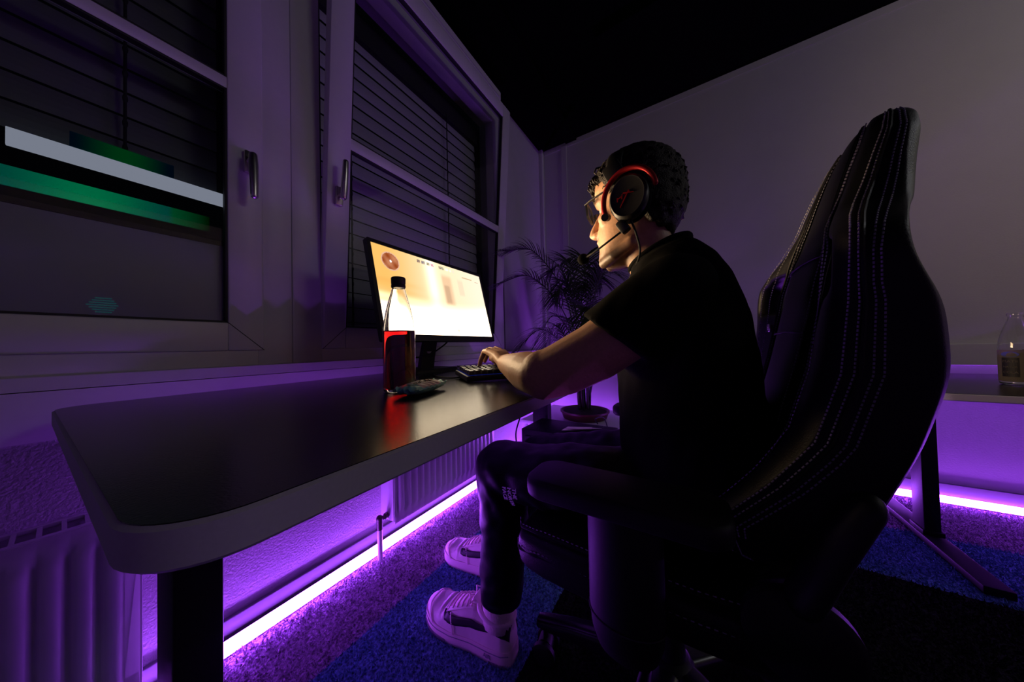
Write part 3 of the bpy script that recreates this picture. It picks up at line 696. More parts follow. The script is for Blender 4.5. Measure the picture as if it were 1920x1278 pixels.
# ------------------------------------------------------------------ keyboard
def keyboard():
    root = thing('keyboard', 'black backlit gaming keyboard turned askew under the hand', 'keyboard', (0.80, 0.505, 0.7405))
    T = Matrix.Translation((0.800, 0.505, 0.7405)) @ Matrix.Rotation(R(-32), 4, 'Z') @ Matrix.Rotation(R(4.5), 4, 'X')
    L, Wd = 0.36, 0.135
    MB().box((-L/2, -Wd/2, 0.006), (L/2, Wd/2, 0.022), 0.004).xform(T).build('case', M['plastic'], root)
    for sx in (-1, 1):
        MB().box((sx*0.15-0.02, Wd/2-0.02, -0.004), (sx*0.15+0.02, Wd/2-0.008, 0.012), 0.002).xform(T).build('foot', M['matte'], root)
        MB().box((sx*0.15-0.02, -Wd/2+0.008, 0.0055), (sx*0.15+0.02, -Wd/2+0.02, 0.008), 0.001).xform(T).build('foot', M['matte'], root)
    MB().box((-L/2+0.006, -Wd/2+0.006, 0.0221), (L/2-0.006, Wd/2-0.006, 0.0226)).xform(T).build('backlight', M['keyglow'], root)
    p = 0.0190; rows = 6; cols = 17
    for r in range(rows):
        for c_ in range(cols):
            if r == 0 and 4 <= c_ <= 9:
                if c_ != 4: continue
                x0, x1 = -L/2+0.018+p*3.55, -L/2+0.018+p*9.45
            else: x0 = -L/2+0.018+p*(c_-0.45); x1 = x0+p*0.9
            y0 = -Wd/2+0.018+p*(r-0.45)*1.02; y1 = y0+p*0.9
            k = MB(); q = [(x0, y0), (x1, y0), (x1, y1), (x0, y1)]; ins = 0.0022
            q2 = [(x0+ins, y0+ins*0.6), (x1-ins, y0+ins*0.6), (x1-ins, y1-ins*1.2), (x0+ins, y1-ins*1.2)]
            z1 = 0.0325+0.0012*abs(r-2.5)
            k.loft([[Vector((x, y, 0.0236)) for x, y in q], [Vector((x, y, z1)) for x, y in q2]])
            k.xform(T).build('key', M['keytop'], root, smooth=False)
keyboard()

# ------------------------------------------------------------------ computer case, paper, plant
def tower():
    root = thing('computer_case', 'dark computer case with flat top standing beside the far desk leg', 'computer', (1.24, 0.5, 0))
    x0, x1, y0, y1, z = 1.150, 1.365, 0.30, 0.690, 0.455
    b = MB(); b.box((x0, y0, 0.02), (x1, y1, z), 0.004)
    b.build('case_body', M['steel'], root)
    for x in (x0+0.03, x1-0.03):
        for y in (y0+0.03, y1-0.03): MB().lathe([(0.014, 0.001), (0.016, 0.02)], (x, y, 0), 14).build('case_foot', M['plastic'], root)
    MB().box((x0-0.004, y0+0.02, 0.05), (x0, y1-0.02, z-0.03), 0.001).build('side_window', M['keytop'], root)
    return root
tower()
pp = MB(); q = [(0, 0), (0.085, 0.0), (0.10, 0.055), (0.03, 0.07)]
fp = lambda u, v, d: Vector((1.190+u*0.8+v*0.6, 0.505-u*1.3+v*0.5, 0.4556+d+0.004*abs(v-0.035)/0.035))
pp.prism(q, 0.0, 0.0012, fp); pp.prism([(0.01, 0.02), (0.05, -0.02), (0.115, -0.01), (0.09, 0.03)], 0.006, 0.007, fp)
tag(pp.build('folded_note', M['paper'], smooth=False), 'crumpled pale yellow note lying on the computer case', 'paper')
cable([(1.385, 0.70, 0.68), (1.30, 0.705, 0.66), (1.19, 0.70, 0.55), (1.145, 0.695, 0.50), (1.135, 0.71, 0.44), (1.15, 0.72, 0.38)], 0.0035, 'black cable hanging from the desk down behind the computer case')
cable([(1.46, 0.72, 0.69), (1.452, 0.73, 0.55), (1.43, 0.74, 0.35), (1.40, 0.76, 0.03)], 0.003, 'straight black cable beside the far desk leg')
cable([(1.385, 0.40, 0.455), (1.42, 0.42, 0.47), (1.55, 0.41, 0.44), (1.62, 0.40, 0.30), (1.63, 0.38, 0.15)], 0.003, 'black cable arching from the computer case towards the plant')
cable([(1.80, -0.93, 0.628), (1.76, -0.96, 0.60), (1.75, -1.05, 0.585), (1.80, -1.2, 0.59), (1.9, -1.35, 0.628)], 0.006, 'black cable drooping in a loop below the second desk')
# low white cabinet carrying the plant
def plant_table():
    root = thing('low_table', 'low white table in the room corner carrying the palm', 'table', (1.96, 0.70, 0))
    MB().box((1.69, 0.36, 0.312), (2.24, 1.02, 0.335), 0.004).build('tabletop', M['white'], root)
    for x in (1.72, 2.21):
        for y in (0.39, 0.99): MB().tube([(x, y, 0.002), (x, y, 0.313)], [0.013, 0.017], 14).build('leg', M['white'], root)
plant_table()
def palm():
    c = Vector((1.93, 0.645, 0.3355))
    root = thing('potted_palm', 'feathery palm in a maroon bowl pot in the room corner', 'plant', c)
    MB().lathe([(0.0, 0), (0.135, 0), (0.145, 0.004), (0.158, 0.040), (0.165, 0.045), (0.165, 0.055), (0.155, 0.056), (0.150, 0.048), (0.0, 0.046)], c, 40).build('pot', M['pot'], root, angle=50)
    so = MB().lathe([(0.0, 0.0465), (0.149, 0.047), (0.12, 0.054), (0.0, 0.060)], c, 30).build('soil', M['soil'], root)
    rg = random.Random(11)
    # fronds: (base dx,dy), tip offset, arch height, leaflet length
    F = []
    def frond(b, tip, lift, ll, n=24, seed=0, start=0.42):
        rr = random.Random(seed); b = c+Vector((b[0], b[1], 0.07)); tip = Vector(tip)
        b.z -= 0.02
        m1 = b+Vector((0, 0, lift*0.55))+(tip-b)*0.10; m2 = b+(tip-b)*0.55; m2.z = b.z+lift
        pts = spline([b, m1, m2, tip], 14); L = len(pts)
        mb = MB().tube(pts, [0.0040*(1-0.75*i/(L-1))+0.0006 for i in range(L)], 6)
        for i in range(n):
            t = start+(1-start)*(i+0.5)/n; k = min(L-2, int(t*(L-1))); p = pts[k].lerp(pts[k+1], t*(L-1)-k)
            d = (pts[k+1]-pts[k]).normalized(); side = d.cross(Vector((0, 0, 1)))
            side = side.normalized() if side.length > 0.05 else Vector((1, 0, 0))
            up = side.cross(d)
            s = ll*(0.35+0.65*math.sin(math.pi*min(1, 0.12+0.86*(i+0.5)/n)))
            for sg in (-1, 1):
                a = R(52-26*(i/n)+rr.uniform(-6, 6)); dr = d*math.cos(a)+side*sg*math.sin(a)+up*0.22
                s2 = s*rr.uniform(0.85, 1.12); w = 0.0048
                vs = []; wd = dr.cross(up).normalized()
                for q in range(6):
                    u = q/5; cpt = p+dr*s2*u+Vector((0, 0, -s2*0.38*u*u)); ww = w*(0.45+0.55*math.sin(math.pi*min(1, u+0.22))) if u < 1 else 0.0004
                    vs += [cpt-wd*ww, cpt+Vector((0, 0, 0.0012)), cpt+wd*ww]
                fs = []
                for q in range(5):
                    for e in (0, 1): fs.append((q*3+e, q*3+e+1, q*3+4+e, q*3+3+e))
                mb.add(vs, fs)
        mb.build('frond', M['leaf'], root, angle=60)
    # the two long fronds bending towards the window, then the crown
    spec = [((-0.03, 0.03), (1.56, 1.045, 1.475), 1.08, 0.19), ((-0.04, 0.02), (1.47, 1.045, 1.235), 0.90, 0.19), ((0.0, 0.04), (2.02, 1.02, 0.72), 0.60, 0.18),
            ((-0.02, 0.03), (1.56, 0.98, 0.80), 0.56, 0.16), ((0.02, 0.0), (2.08, 0.84, 1.50), 1.05, 0.24), ((0.01, -0.03), (2.05, 0.66, 1.46), 1.05, 0.25),
            ((0.03, -0.02), (2.22, 0.50, 1.44), 1.02, 0.24), ((0.0, -0.04), (1.90, 0.42, 1.30), 0.92, 0.22), ((0.04, 0.02), (2.27, 0.74, 1.24), 0.90, 0.22),
            ((-0.04, -0.01), (1.70, 0.74, 1.16), 0.86, 0.20), ((0.02, 0.03), (2.15, 0.94, 1.18), 0.88, 0.20), ((-0.01, -0.03), (1.76, 0.56, 0.92), 0.70, 0.18),
            ((0.03, 0.0), (2.22, 0.95, 0.90), 0.66, 0.18), ((-0.03, 0.0), (1.74, 0.92, 0.84), 0.66, 0.18), ((0.0, 0.02), (1.98, 0.92, 1.38), 1.02, 0.22), ((0.03, -0.03), (2.18, 0.30, 1.10), 0.80, 0.20),
            ((0.0, 0.0), (1.86, 0.84, 1.22), 0.9, 0.21), ((0.02, -0.01), (2.12, 0.56, 1.30), 0.96, 0.22)]
    for i, (b, t, l, ll) in enumerate(spec): frond(b, t, l, ll, 26, i)
    for i in range(16):
        a = rg.uniform(0, 6.28); rb = rg.uniform(0.0, 0.055); lean = rg.uniform(0.01, 0.09); h = rg.uniform(0.25, 0.5)
        p0 = c+Vector((rb*math.cos(a), rb*math.sin(a), 0.07)); p1 = p0+Vector((lean*math.cos(a), lean*math.sin(a), h))
        MB().tube([p0, p0.lerp(p1, 0.5)+Vector((0, 0, 0.01)), p1], [0.0055, 0.0045, 0.0022], 7).build('stem', M['stem'], root)
palm()

# ------------------------------------------------------------------ gaming chair
CX = 0.715; CB = 0.725
def chair():
    root = thing('gaming_chair', 'large black stitched gaming chair that the player sits on', 'chair', (CX, 0.05, 0))
    Z = [0.530, 0.555, 0.60, 0.66, 0.72, 0.80, 0.88, 0.935, 0.965, 0.99, 1.02, 1.055, 1.09, 1.128, 1.158, 1.178, 1.190]
    Wd = [0.205, 0.240, 0.258, 0.260, 0.258, 0.256, 0.257, 0.260, 0.250, 0.212, 0.160, 0.134, 0.127, 0.118, 0.096, 0.068, 0.034]
    YF = [-0.085, -0.09, -0.10, -0.112, -0.125, -0.145, -0.162, -0.172, -0.180, -0.185, -0.192, -0.202, -0.212, -0.224, -0.235, -0.245, -0.256]
    YW_ = [-0.045, -0.022, -0.008, -0.062, -0.106, -0.130, -0.138, -0.140, -0.144, -0.156, -0.176, -0.194, -0.206, -0.220, -0.232, -0.243, -0.255]
    YR = [-0.122, -0.132, -0.150, -0.176, -0.202, -0.224, -0.220, -0.203, -0.206, -0.222, -0.242, -0.254, -0.258, -0.266, -0.272, -0.276, -0.278]
    YC = [-0.145, -0.160, -0.180, -0.205, -0.226, -0.250, -0.254, -0.253, -0.254, -0.257, -0.263, -0.271, -0.279, -0.286, -0.290, -0.291, -0.289]
    def wing(u): t = min(1, max(0, (abs(u)-0.38)/0.55)); return t*t*(3-2*t)
    def front(u, z):
        t = wing(u); y = lerp(z, Z, YF)*(1-t)+lerp(z, Z, YW_)*t - 0.012*max(0, abs(u)-0.9)/0.1
        y += 0.010*(1-min(1, abs(u)/0.42)**4)*(1 if z < 1.0 else 0.6)      # soft middle cushion
        return Vector((CB+u*lerp(z, Z, Wd), y, z))
    def back(u, z):
        p = front(u, z); t = min(1, abs(u))**2.2
        y = lerp(z, Z, YC)*(1-t)+lerp(z, Z, YR)*t + 0.012*max(0, abs(u)-0.9)/0.1
        k = 0.88*math.exp(-((abs(u)-0.62)/0.26)**4)*math.exp(-((z-0.948)/0.05)**4)      # shell thins round the openings
        return Vector((p.x, y*(1-k)+(p.y-0.010)*k, z))
    us = [-1, -.985, -.93, -.84, -.74, -.64, -.54, -.46, -.42, -.36, -.24, -.12, 0, .12, .24, .36, .42, .46, .54, .64, .74, .84, .93, .985, 1]
    zs = sorted(set([0.530, .536, 0.555, 0.58, 0.60, 0.63, 0.66, 0.69, 0.72, 0.76, 0.80, 0.84, 0.88, 0.905, 0.925, 0.945, 0.965, .98, .99, 1.005, 1.02, 1.04, 1.055, 1.075, 1.09, 1.11, 1.128, 1.145, 1.158, 1.170, 1.178, 1.185, 1.190]))
    nu, nz = len(us), len(zs)
    def hole(i, j):
        u = (us[i]+us[i+1])/2; z = (zs[j]+zs[j+1])/2; return 0.38 < abs(u) < 0.83 and 0.91 < z < 0.985 and (z < 0.972 or abs(u) < 0.70)
    mb = MB(); vs = [front(u, z) for z in zs for u in us]+[back(u, z) for z in zs for u in us]; N = nu*nz; fs = []
    solid = lambda i, j: 0 <= i < nu-1 and 0 <= j < nz-1 and not hole(i, j)
    for j in range(nz-1):
        for i in range(nu-1):
            if not solid(i, j): continue
            a, b, c, d = j*nu+i, j*nu+i+1, (j+1)*nu+i+1, (j+1)*nu+i
            fs += [(a, b, c, d), (a+N, d+N, c+N, b+N)]
            for (di, dj, e) in ((0, -1, (a, b)), (1, 0, (b, c)), (0, 1, (c, d)), (-1, 0, (d, a))):
                if not solid(i+di, j+dj): fs.append((e[1], e[0], e[0]+N, e[1]+N))
    mb.add(vs, fs); bk = mb.build('backrest', M['leather'], root, sub=2, angle=180)
    # seams: piping ridges and dashed stitches following the front face
    def off(u, z, d=0.003): return front(u, z)+Vector((0, d, 0))
    def uline(f, z0, z1, n): return [off(f(z0+(z1-z0)*k/n), z0+(z1-z0)*k/n) for k in range(n+1)]
    kink = lambda a, b, c: (lambda z: lerp(z, [0.56, 0.62, 0.72, 0.90, 0.97, 1.03, 1.19], [a+0.14, a+0.05, a, a, a, b, c]))
    for sg in (-1, 1):
        for nm, a, b, c in (('x', .40, .48, .50), ('x', .47, .57, .60)):
            f = kink(a, b, c); pts = uline(lambda z: sg*f(z), 0.60, 1.175, 60)
            MB().tube(pts, 0.0028, 6).build('piping', M['leather'], bk)
        for a, b, c in ((.365, .44, .45), (.435, .53, .55), (.62, .74, .72), (.74, .84, .80)):
            st_ = MB(); f = kink(a, b, c); n = 110
            for k in range(n):
                z0 = 0.60+(1.172-0.60)*k/n; z1 = z0+(1.172-0.60)*0.6/n
                st_.tube([off(sg*f(z0), z0, 0.0035), off(sg*f(z1), z1, 0.0035)], 0.0008, 4)
            st_.build('stitching', M['thread'], bk)
        def side(z, t):                  # seams running along the outer flank of the wing and headrest
            f_, b_ = front(0.985*sg, z), back(0.985*sg, z); p = f_.lerp(b_, t); p.x += sg*(0.0045 if t > 0.02 else 0.001); p.y += 0.003*(1-t); return p
        for tl, thd, dash in ((0.03, 0.06, 1), (0.16, 0.22, 1), (0.22, 0.30, 0), (0.34, 0.62, 1), (0.44, 0.80, 1)):
            st_ = MB(); n = 130; tz = lambda z: lerp(z, [0.6, 0.70, 0.9, 1.02, 1.10, 1.19], [tl*0.6, tl, tl, thd*0.8+tl*0.2, thd, thd])
            if not dash:
                st_.tube([side(z, tz(z)) for z in np.linspace(0.60, 1.172, 80)], 0.0022, 6); st_.build('piping', M['leather'], bk); continue
            for k in range(n):
                z0 = 0.585+0.587*k/n; z1 = z0+0.587*0.6/n
                st_.tube([side(z0, tz(z0)), side(z1, tz(z1))], 0.0009, 4)
            st_.build('stitching', M['thread'], bk)
        for r_ in (0.006, 0.016):        # stitches round the hip corner of the wing
            st_ = MB(); n = 40
            q = lambda t: front(0.975*sg, t)+Vector((sg*0.006*(r_ > 0.01), -r_, 0))
            for k in range(n):
                t0 = 0.540+0.10*k/n; t1 = t0+0.10*0.6/n
                st_.tube([q(t0), q(t1)], 0.0010, 4)
            st_.build('stitching', M['thread'], bk)
    for zz in (0.855, 0.975):
        MB().tube([off(u, zz-0.01*abs(u), 0.002) for u in np.linspace(-0.36, 0.36, 24)], 0.0018, 5).build('seam', M['leather'], bk)
    # oval emblem low beside the opening
    e = MB(); c0 = off(0.56, 0.868, 0.004)
    e.lathe([(0.0, 0), (0.0135, 0.0), (0.0150, 0.0015), (0.0135, 0.003), (0.0118, 0.003), (0.0118, 0.0018), (0.0, 0.0018)], c0, 28, 'Y', Matrix.Diagonal((1, 1, 0.62)))
    for k, (a, b) in enumerate(((-0.006, 0.003), (-0.004, -0.0005), (-0.006, -0.004))):
        e.tube([c0+Vector((a, 0.003, b)), c0+Vector((0.0, 0.003, b+0.0015)), c0+Vector((0.006, 0.003, b))], 0.0007, 5)
    e.build('emblem', M['chrome'], bk)
    # seat cushion: loft along y of rounded sections with raised side bolsters
    def seat_ring(y, hw, z0, z1, r=0.03, bol=0.02):
        out = []; n = 40
        for k in range(n):
            a = 2*math.pi*k/n; cx, cz = math.cos(a), math.sin(a)
            px = math.copysign(abs(cx)**0.35, cx); pz = math.copysign(abs(cz)**0.45, cz)
            z = (z0+z1)/2+pz*(z1-z0)/2
            if pz > 0: z += bol*max(0, (abs(px)-0.55)/0.45)**1.5*pz
            out.append(Vector((CX+px*hw, y, z)))
        return out
    s = MB(); s.loft([seat_ring(0.318, 0.16, 0.435, 0.455, bol=0), seat_ring(0.314, 0.215, 0.415, 0.468, bol=0.004), seat_ring(0.300, 0.238, 0.402, 0.476, bol=0.008), seat_ring(0.26, 0.250, 0.398, 0.480, bol=0.016),
                      seat_ring(0.15, 0.256, 0.402, 0.478, bol=0.022), seat_ring(0.0, 0.256, 0.405, 0.474, bol=0.024), seat_ring(-0.10, 0.245, 0.405, 0.474, bol=0.024), seat_ring(-0.15, 0.22, 0.42, 0.465, bol=0.01)])
    st = s.build('seat', M['leather'], root, sub=1, angle=180)
    sb = MB(); sp_ = MB()
    for sg in (-1, 1):
        for zz, dx in ((0.487, 0.2535), (0.452, 0.2575)):
            hwf = lambda y: lerp(y, [-0.10, 0.0, 0.15, 0.26, 0.30, 0.314], [.245, .256, .256, .250, .238, .215])*0.982
            pts = [Vector((CX+sg*(hwf(y)-(0.012 if zz > 0.47 else 0)), y, zz-0.010*max(0, (y-0.25)/0.064))) for y in np.linspace(0.313, -0.08, 90)]
            sp_.tube(pts, 0.0030, 6)
            for k in range(0, len(pts)-2, 2):
                up = Vector((sg*0.0016, 0.001, 0.006)); sb.tube([pts[k]+up, pts[k+1]+up], 0.0010, 4)
        sp_.build('piping', M['leather'], st); sb.build('stitching', M['thread'], st); sp_ = MB(); sb = MB()
    MB().box((CX-0.20, -0.12, 0.372), (CX+0.20, 0.24, 0.402), 0.01).build('seat_pan', M['plastic'], root)
    # armrests
    for sg in (-1, 1):
        ax = CX+sg*0.288
        P = rrect(ax-0.048, ax+0.048, -0.035, 0.232, 0.030, 8)
        pad = MB(); sh = lambda k: [Vector((ax+(x-ax)*k, 0.0985+(y-0.0985)*(1-(1-k)*0.4), 0)) for x, y in P]
        pad.loft([[p+Vector((0, 0, z)) for p in sh(k)] for k, z in ((0.90, 0.607), (0.98, 0.611), (1.0, 0.618), (1.0, 0.628), (0.97, 0.634), (0.88, 0.6365))])
        pad.build('armrest', M['matte'], root, angle=50)
        col = MB(); q = [(0.036*math.cos(2*math.pi*k/28), 0.050*math.sin(2*math.pi*k/28)) for k in range(28)]
        col.loft([[Vector((ax+sg*0.004+x*k, 0.090+y*k, z)) for x, y in q] for k, z in ((0.55, 0.408), (0.80, 0.418), (0.95, 0.44), (1.0, 0.47), (1.0, 0.603), (0.97, 0.607))])
        co = col.build('arm_column', M['matte'], root, angle=50)
        MB().lathe([(0.0365, 0.0), (0.0372, 0.001), (0.0365, 0.002)], (ax+sg*0.004, 0.090, 0.462), 28, rot=Matrix.Diagonal((1, 1.39, 1))).build('joint_ring', M['black'], co)
        MB().box((ax-sg*0.02-0.022, 0.045, 0.585), (ax-sg*0.02+0.03, 0.05+0.02, 0.60), 0.006).build('lever', M['black'], co)
        MB().box((min(ax, CX+sg*0.16), 0.06, 0.385), (max(ax, CX+sg*0.16), 0.125, 0.412), 0.008).build('arm_bracket', M['steel'], root)
        # recliner hinge plates and covers
        hp = MB().lathe([(0.0, 0), (0.048, 0.0), (0.055, 0.004), (0.055, 0.016), (0.048, 0.022), (0.0, 0.024)], (CX+sg*0.238, -0.096, 0.488), 36, 'X', Matrix.Diagonal((sg, 1, 1)))
        hp.build('hinge_disc', M['matte'], root, angle=40)
        MB().tube([(CX+sg*0.254, -0.150, 0.655), (CX+sg*0.258, -0.122, 0.60), (CX+sg*0.258, -0.100, 0.545)], [0.020, 0.023, 0.024], 20, round_cap=True, flat=0.7).build('hinge_cover', M['matte'], root)
    MB().box((CX-0.12, -0.05, 0.335), (CX+0.12, 0.17, 0.374), 0.008).build('tilt_mechanism', M['steel'], root)
    MB().tube([(CX-0.10, 0.06, 0.352), (CX-0.20, 0.07, 0.352), (CX-0.27, 0.075, 0.345)], [0.006, 0.006, 0.010], 10, round_cap=True).build('tilt_lever', M['plastic'], root)
    bx, by = 0.735, 0.065
    MB().lathe([(0.026, 0.11), (0.032, 0.112), (0.032, 0.22), (0.026, 0.222), (0.020, 0.225), (0.020, 0.345), (0.0, 0.345)], (bx, by, 0), 28).build('gas_cylinder', M['steel'], root, angle=40)
    base = MB().lathe([(0.0, 0.075), (0.045, 0.078), (0.052, 0.10), (0.048, 0.135), (0.036, 0.145), (0.0, 0.146)], (bx, by, 0), 28)
    hub = base.build('base_hub', M['steel'], root, angle=40)
    for k in range(5):
        a = R(97+72*k); d = Vector((math.cos(a), math.sin(a), 0)); n = Vector((-d.y, d.x, 0)); o = Vector((bx, by, 0))
        rings = []
        for t, hw, z0, z1 in ((0.03, 0.033, 0.085, 0.140), (0.12, 0.028, 0.085, 0.136), (0.22, 0.024, 0.085, 0.124), (0.29, 0.021, 0.083, 0.110), (0.315, 0.016, 0.084, 0.104)):
            c_ = o+d*t
            rr_ = []
            for q in range(16):
                b = 2*math.pi*q/16; ca, sa = math.cos(b), math.sin(b)
                rr_.append(c_+n*hw*math.copysign(abs(ca)**0.6, ca)+Vector((0, 0, (z0+z1)/2+(z1-z0)/2*math.copysign(abs(sa)**0.6, sa))))
            rings.append(rr_)
        MB().loft(rings).build('base_arm', M['gloss'], root, angle=60)
        tip = o+d*0.295; aa = R(40*k+10); w = Vector((math.cos(aa), math.sin(aa), 0))
        cs = MB().tube([tip+Vector((0, 0, 0.05)), tip+Vector((0, 0, 0.085))], 0.007, 10)
        cs.tube([tip-w*0.014+Vector((0, 0, 0.040)), tip+w*0.014+Vector((0, 0, 0.040))], 0.020, 18)
        co = cs.build('caster', M['plastic'], root, angle=40)
        for s2 in (-1, 1): MB().lathe([(0.0, 0), (0.026, 0.0), (0.030, 0.003), (0.030, 0.014), (0.024, 0.017), (0, 0.017)], (0, 0, 0), 26, 'X').xform(Matrix.Translation(tip+w*s2*0.015+Vector((0, 0, 0.0305))) @ Matrix.Rotation(math.atan2(w.y*s2, w.x*s2), 4, 'Z')).build('wheel', M['plastic'], co, angle=40)
chair()

# ------------------------------------------------------------------ the player
HX = 0.69
HROT = Matrix.Translation((HX, 0.097, 0)) @ Matrix.Rotation(R(-10), 4, 'Z') @ Matrix.Translation((-HX, -0.09, 0))
HT = Matrix.Translation((HX, 0.097, 0)) @ Matrix.Rotation(R(-10), 4, 'Z') @ Matrix.Diagonal((1, 1.02, 1, 1)) @ Matrix.Translation((-HX, -0.09, 0)); HTI = HT.inverted()
def person():
    root = thing('person', 'person in black T-shirt seated at the desk, wearing glasses and a headset', 'person', (0.70, 0.10, 0))
    b = MB()
    # head: horizontal rings, profile facing +y
    Zs = [1.018, 1.030, 1.045, 1.060, 1.078, 1.095, 1.11, 1.13, 1.150, 1.168, 1.19, 1.21, 1.228, 1.240, 1.248, 1.252]
    YF = [0.150, 0.172, 0.177, 0.174, 0.174, 0.175, 0.174, 0.171, 0.167, 0.174, 0.180, 0.178, 0.166, 0.148, 0.125, 0.10]
    YB = [0.118, 0.085, 0.062, 0.045, 0.032, 0.022, 0.015, 0.010, 0.008, 0.008, 0.010, 0.014, 0.024, 0.038, 0.055, 0.08]
    HW = [0.014, 0.036, 0.046, 0.053, 0.059, 0.063, 0.066, 0.069, 0.071, 0.073, 0.0745, 0.074, 0.068, 0.057, 0.040, 0.012]
    rings = []
    for z, f, k, w in zip(Zs, YF, YB, HW):
        r = []
        for q in range(40):
            a = 2*math.pi*q/40; c_, s_ = math.cos(a), math.sin(a)
            yc = k+(f-k)*0.46
            y = yc+(f-yc if s_ > 0 else yc-k)*math.copysign(abs(s_)**0.92, s_); x = w*math.copysign(abs(c_)**0.88, c_)
            r.append(Vector((HX+x, y, z)))
        rings.append(r)
    b.loft(rings)
    H = lambda x, y, z: (HX+x, y, z)
    b.tube([H(0, 0.168, 1.160), H(0, 0.180, 1.140), H(0, 0.192, 1.118), H(0, 0.1955, 1.110)], [0.0065, 0.0075, 0.0095, 0.0085], 12, round_cap=True)   # nose
    b.ell(H(0, 0.186, 1.1045), (0.011, 0.0115, 0.0080))
    for s in (-1, 1):
        b.ell(H(s*0.0115, 0.179, 1.104), (0.0075, 0.0115, 0.0085))
        b.tube([H(s*0.010, 0.174, 1.170), H(s*0.028, 0.170, 1.173), H(s*0.046, 0.152, 1.168)], [0.0065, 0.0075, 0.006], 10, round_cap=True)     # brow
        b.ell(H(s*0.044, 0.138, 1.122), (0.020, 0.022, 0.018))                                                                               # cheekbone
        b.tube([H(s*0.018, 0.1615, 1.1585), H(s*0.032, 0.1605, 1.1605), H(s*0.046, 0.149, 1.157)], 0.0042, 8, round_cap=True)                # upper lid
        b.tube([H(s*0.018, 0.1600, 1.1405), H(s*0.032, 0.1590, 1.1390), H(s*0.045, 0.148, 1.142)], 0.0040, 8, round_cap=True)                # lower lid
        b.tube([H(s*0.055, 0.085, 1.052), H(s*0.046, 0.125, 1.036), H(s*0.020, 0.160, 1.030)], [0.012, 0.012, 0.013], 10, round_cap=True)      # jaw line
        b.ell(H(s*0.072, 0.076, 1.125), (0.006, 0.020, 0.030))                                                                               # ear
    b.tube([H(-0.021, 0.168, 1.0835), H(-0.008, 0.1775, 1.0865), H(0, 0.1775, 1.0855), H(0.008, 0.1775, 1.0865), H(0.021, 0.168, 1.0835)], [0.003, 0.0055, 0.0055, 0.0055, 0.003], 10, round_cap=True)
    b.tube([H(-0.019, 0.167, 1.0775), H(0, 0.1765, 1.0735), H(0.019, 0.167, 1.0775)], [0.003, 0.006, 0.003], 10, round_cap=True)
    b.ell(H(0, 0.166, 1.043), (0.020, 0.014, 0.015))
    b.xform(HT)
    # neck and torso core
    b.tube([(0.695, 0.040, 0.93), (0.692, 0.060, 1.0), (0.69, 0.078, 1.05), (0.69, 0.085, 1.10)], [0.062, 0.054, 0.050, 0.050], 24)
    b.ell((0.695, 0.045, 0.985), (0.13, 0.055, 0.045)); b.ell((0.70, 0.02, 0.86), (0.165, 0.10, 0.15)); b.ell((0.71, 0.0, 0.68), (0.15, 0.11, 0.16))
    # arms
    LS, LE, LW_ = Vector((0.515, 0.022, 0.925)), Vector((0.470, 0.242, 0.785)), Vector((0.652, 0.432, 0.792))
    RS, RE, RW = Vector((0.880, 0.022, 0.925)), Vector((0.985, 0.230, 0.795)), Vector((0.975, 0.470, 0.766))
    for S_, E_, W_ in ((LS, LE, LW_), (RS, RE, RW)):
        dp = lambda t: S_.lerp(E_, t)+Vector((0, 0, -0.022*math.sin(math.pi*t)**0.7))
        b.tube([S_, dp(0.28), dp(0.55), dp(0.80), dp(0.93)], [0.044, 0.050, 0.050, 0.048, 0.045], 20, round_cap=True)
        b.ell(E_+Vector((0, -0.010, 0.002)), (0.042, 0.044, 0.046))
        b.tube([E_, E_.lerp(W_, 0.25), E_.lerp(W_, 0.6), W_], [0.040, 0.0435, 0.036, 0.0275], 20, round_cap=True, flat=0.98)
    # hands
    def hand(W_, K, mid, side, curl, tipz):
        """W_ wrist, K knuckle centre, side: unit vector towards the thumb"""
        up = Vector((0, 0, 1)); d = (K-W_).normalized()
        n = side.cross(d); n = n if n.z > 0 else -n
        for q, (o, ln) in enumerate(((0.030, 0.074), (0.010, 0.083), (-0.010, 0.077), (-0.029, 0.062))):
            kn = K+side*o+n*(-0.004*abs(q-1.3))
            b.tube([W_+side*o*0.45, W_.lerp(kn, 0.55)+n*0.004, kn], [0.0165, 0.0150, 0.0110], 12, round_cap=True)
            fd = (d+side*o*2.0).normalized()
            p1 = kn+fd*ln*(0.46-0.06*curl[q])+n*(0.006-0.020*curl[q]); p2 = kn+fd*ln*(0.70-0.22*curl[q])+n*(-0.014-0.036*curl[q]); p3 = kn+fd*ln*(0.80-0.38*curl[q])+n*(-0.028-0.040*curl[q])
            b.tube([kn, p1, p2, p3], [0.0102, 0.0092, 0.0082, 0.0072], 12, round_cap=True); b.ell(kn+n*0.002, 0.0108)
        t0 = W_+d*0.022+side*0.020-n*0.004; t1 = W_+d*0.050+side*0.046-n*0.014; t2 = W_+d*0.078+side*0.058-n*0.024; t3 = W_+d*0.098+side*0.060-n*0.031
        b.tube([t0, t1, t2, t3], [0.0160, 0.0125, 0.0105, 0.0085], 12, round_cap=True)
        b.ell(W_.lerp(K, 0.5)-n*0.004, (0.030, 0.036, 0.020))
    K = Vector((0.710, 0.508, 0.828)); hand(LW_, K, None, Vector((0.93, -0.33, -0.12)).normalized(), (0.75, 0.55, 0.65, 0.8), 0)
    hand(RW, Vector((0.970, 0.560, 0.764)), None, Vector((-0.98, 0.0, 0.05)).normalized(), (0.2, 0.2, 0.2, 0.3), 0)
    # ankles
    b.tube([(0.647, 0.482, 0.06), (0.645, 0.470, 0.20)], [0.030, 0.038], 16); b.tube([(0.864, 0.620, 0.06), (0.868, 0.605, 0.20)], [0.030, 0.038], 16)
    me = remesh(b, 0.0034, 5, 0.5)
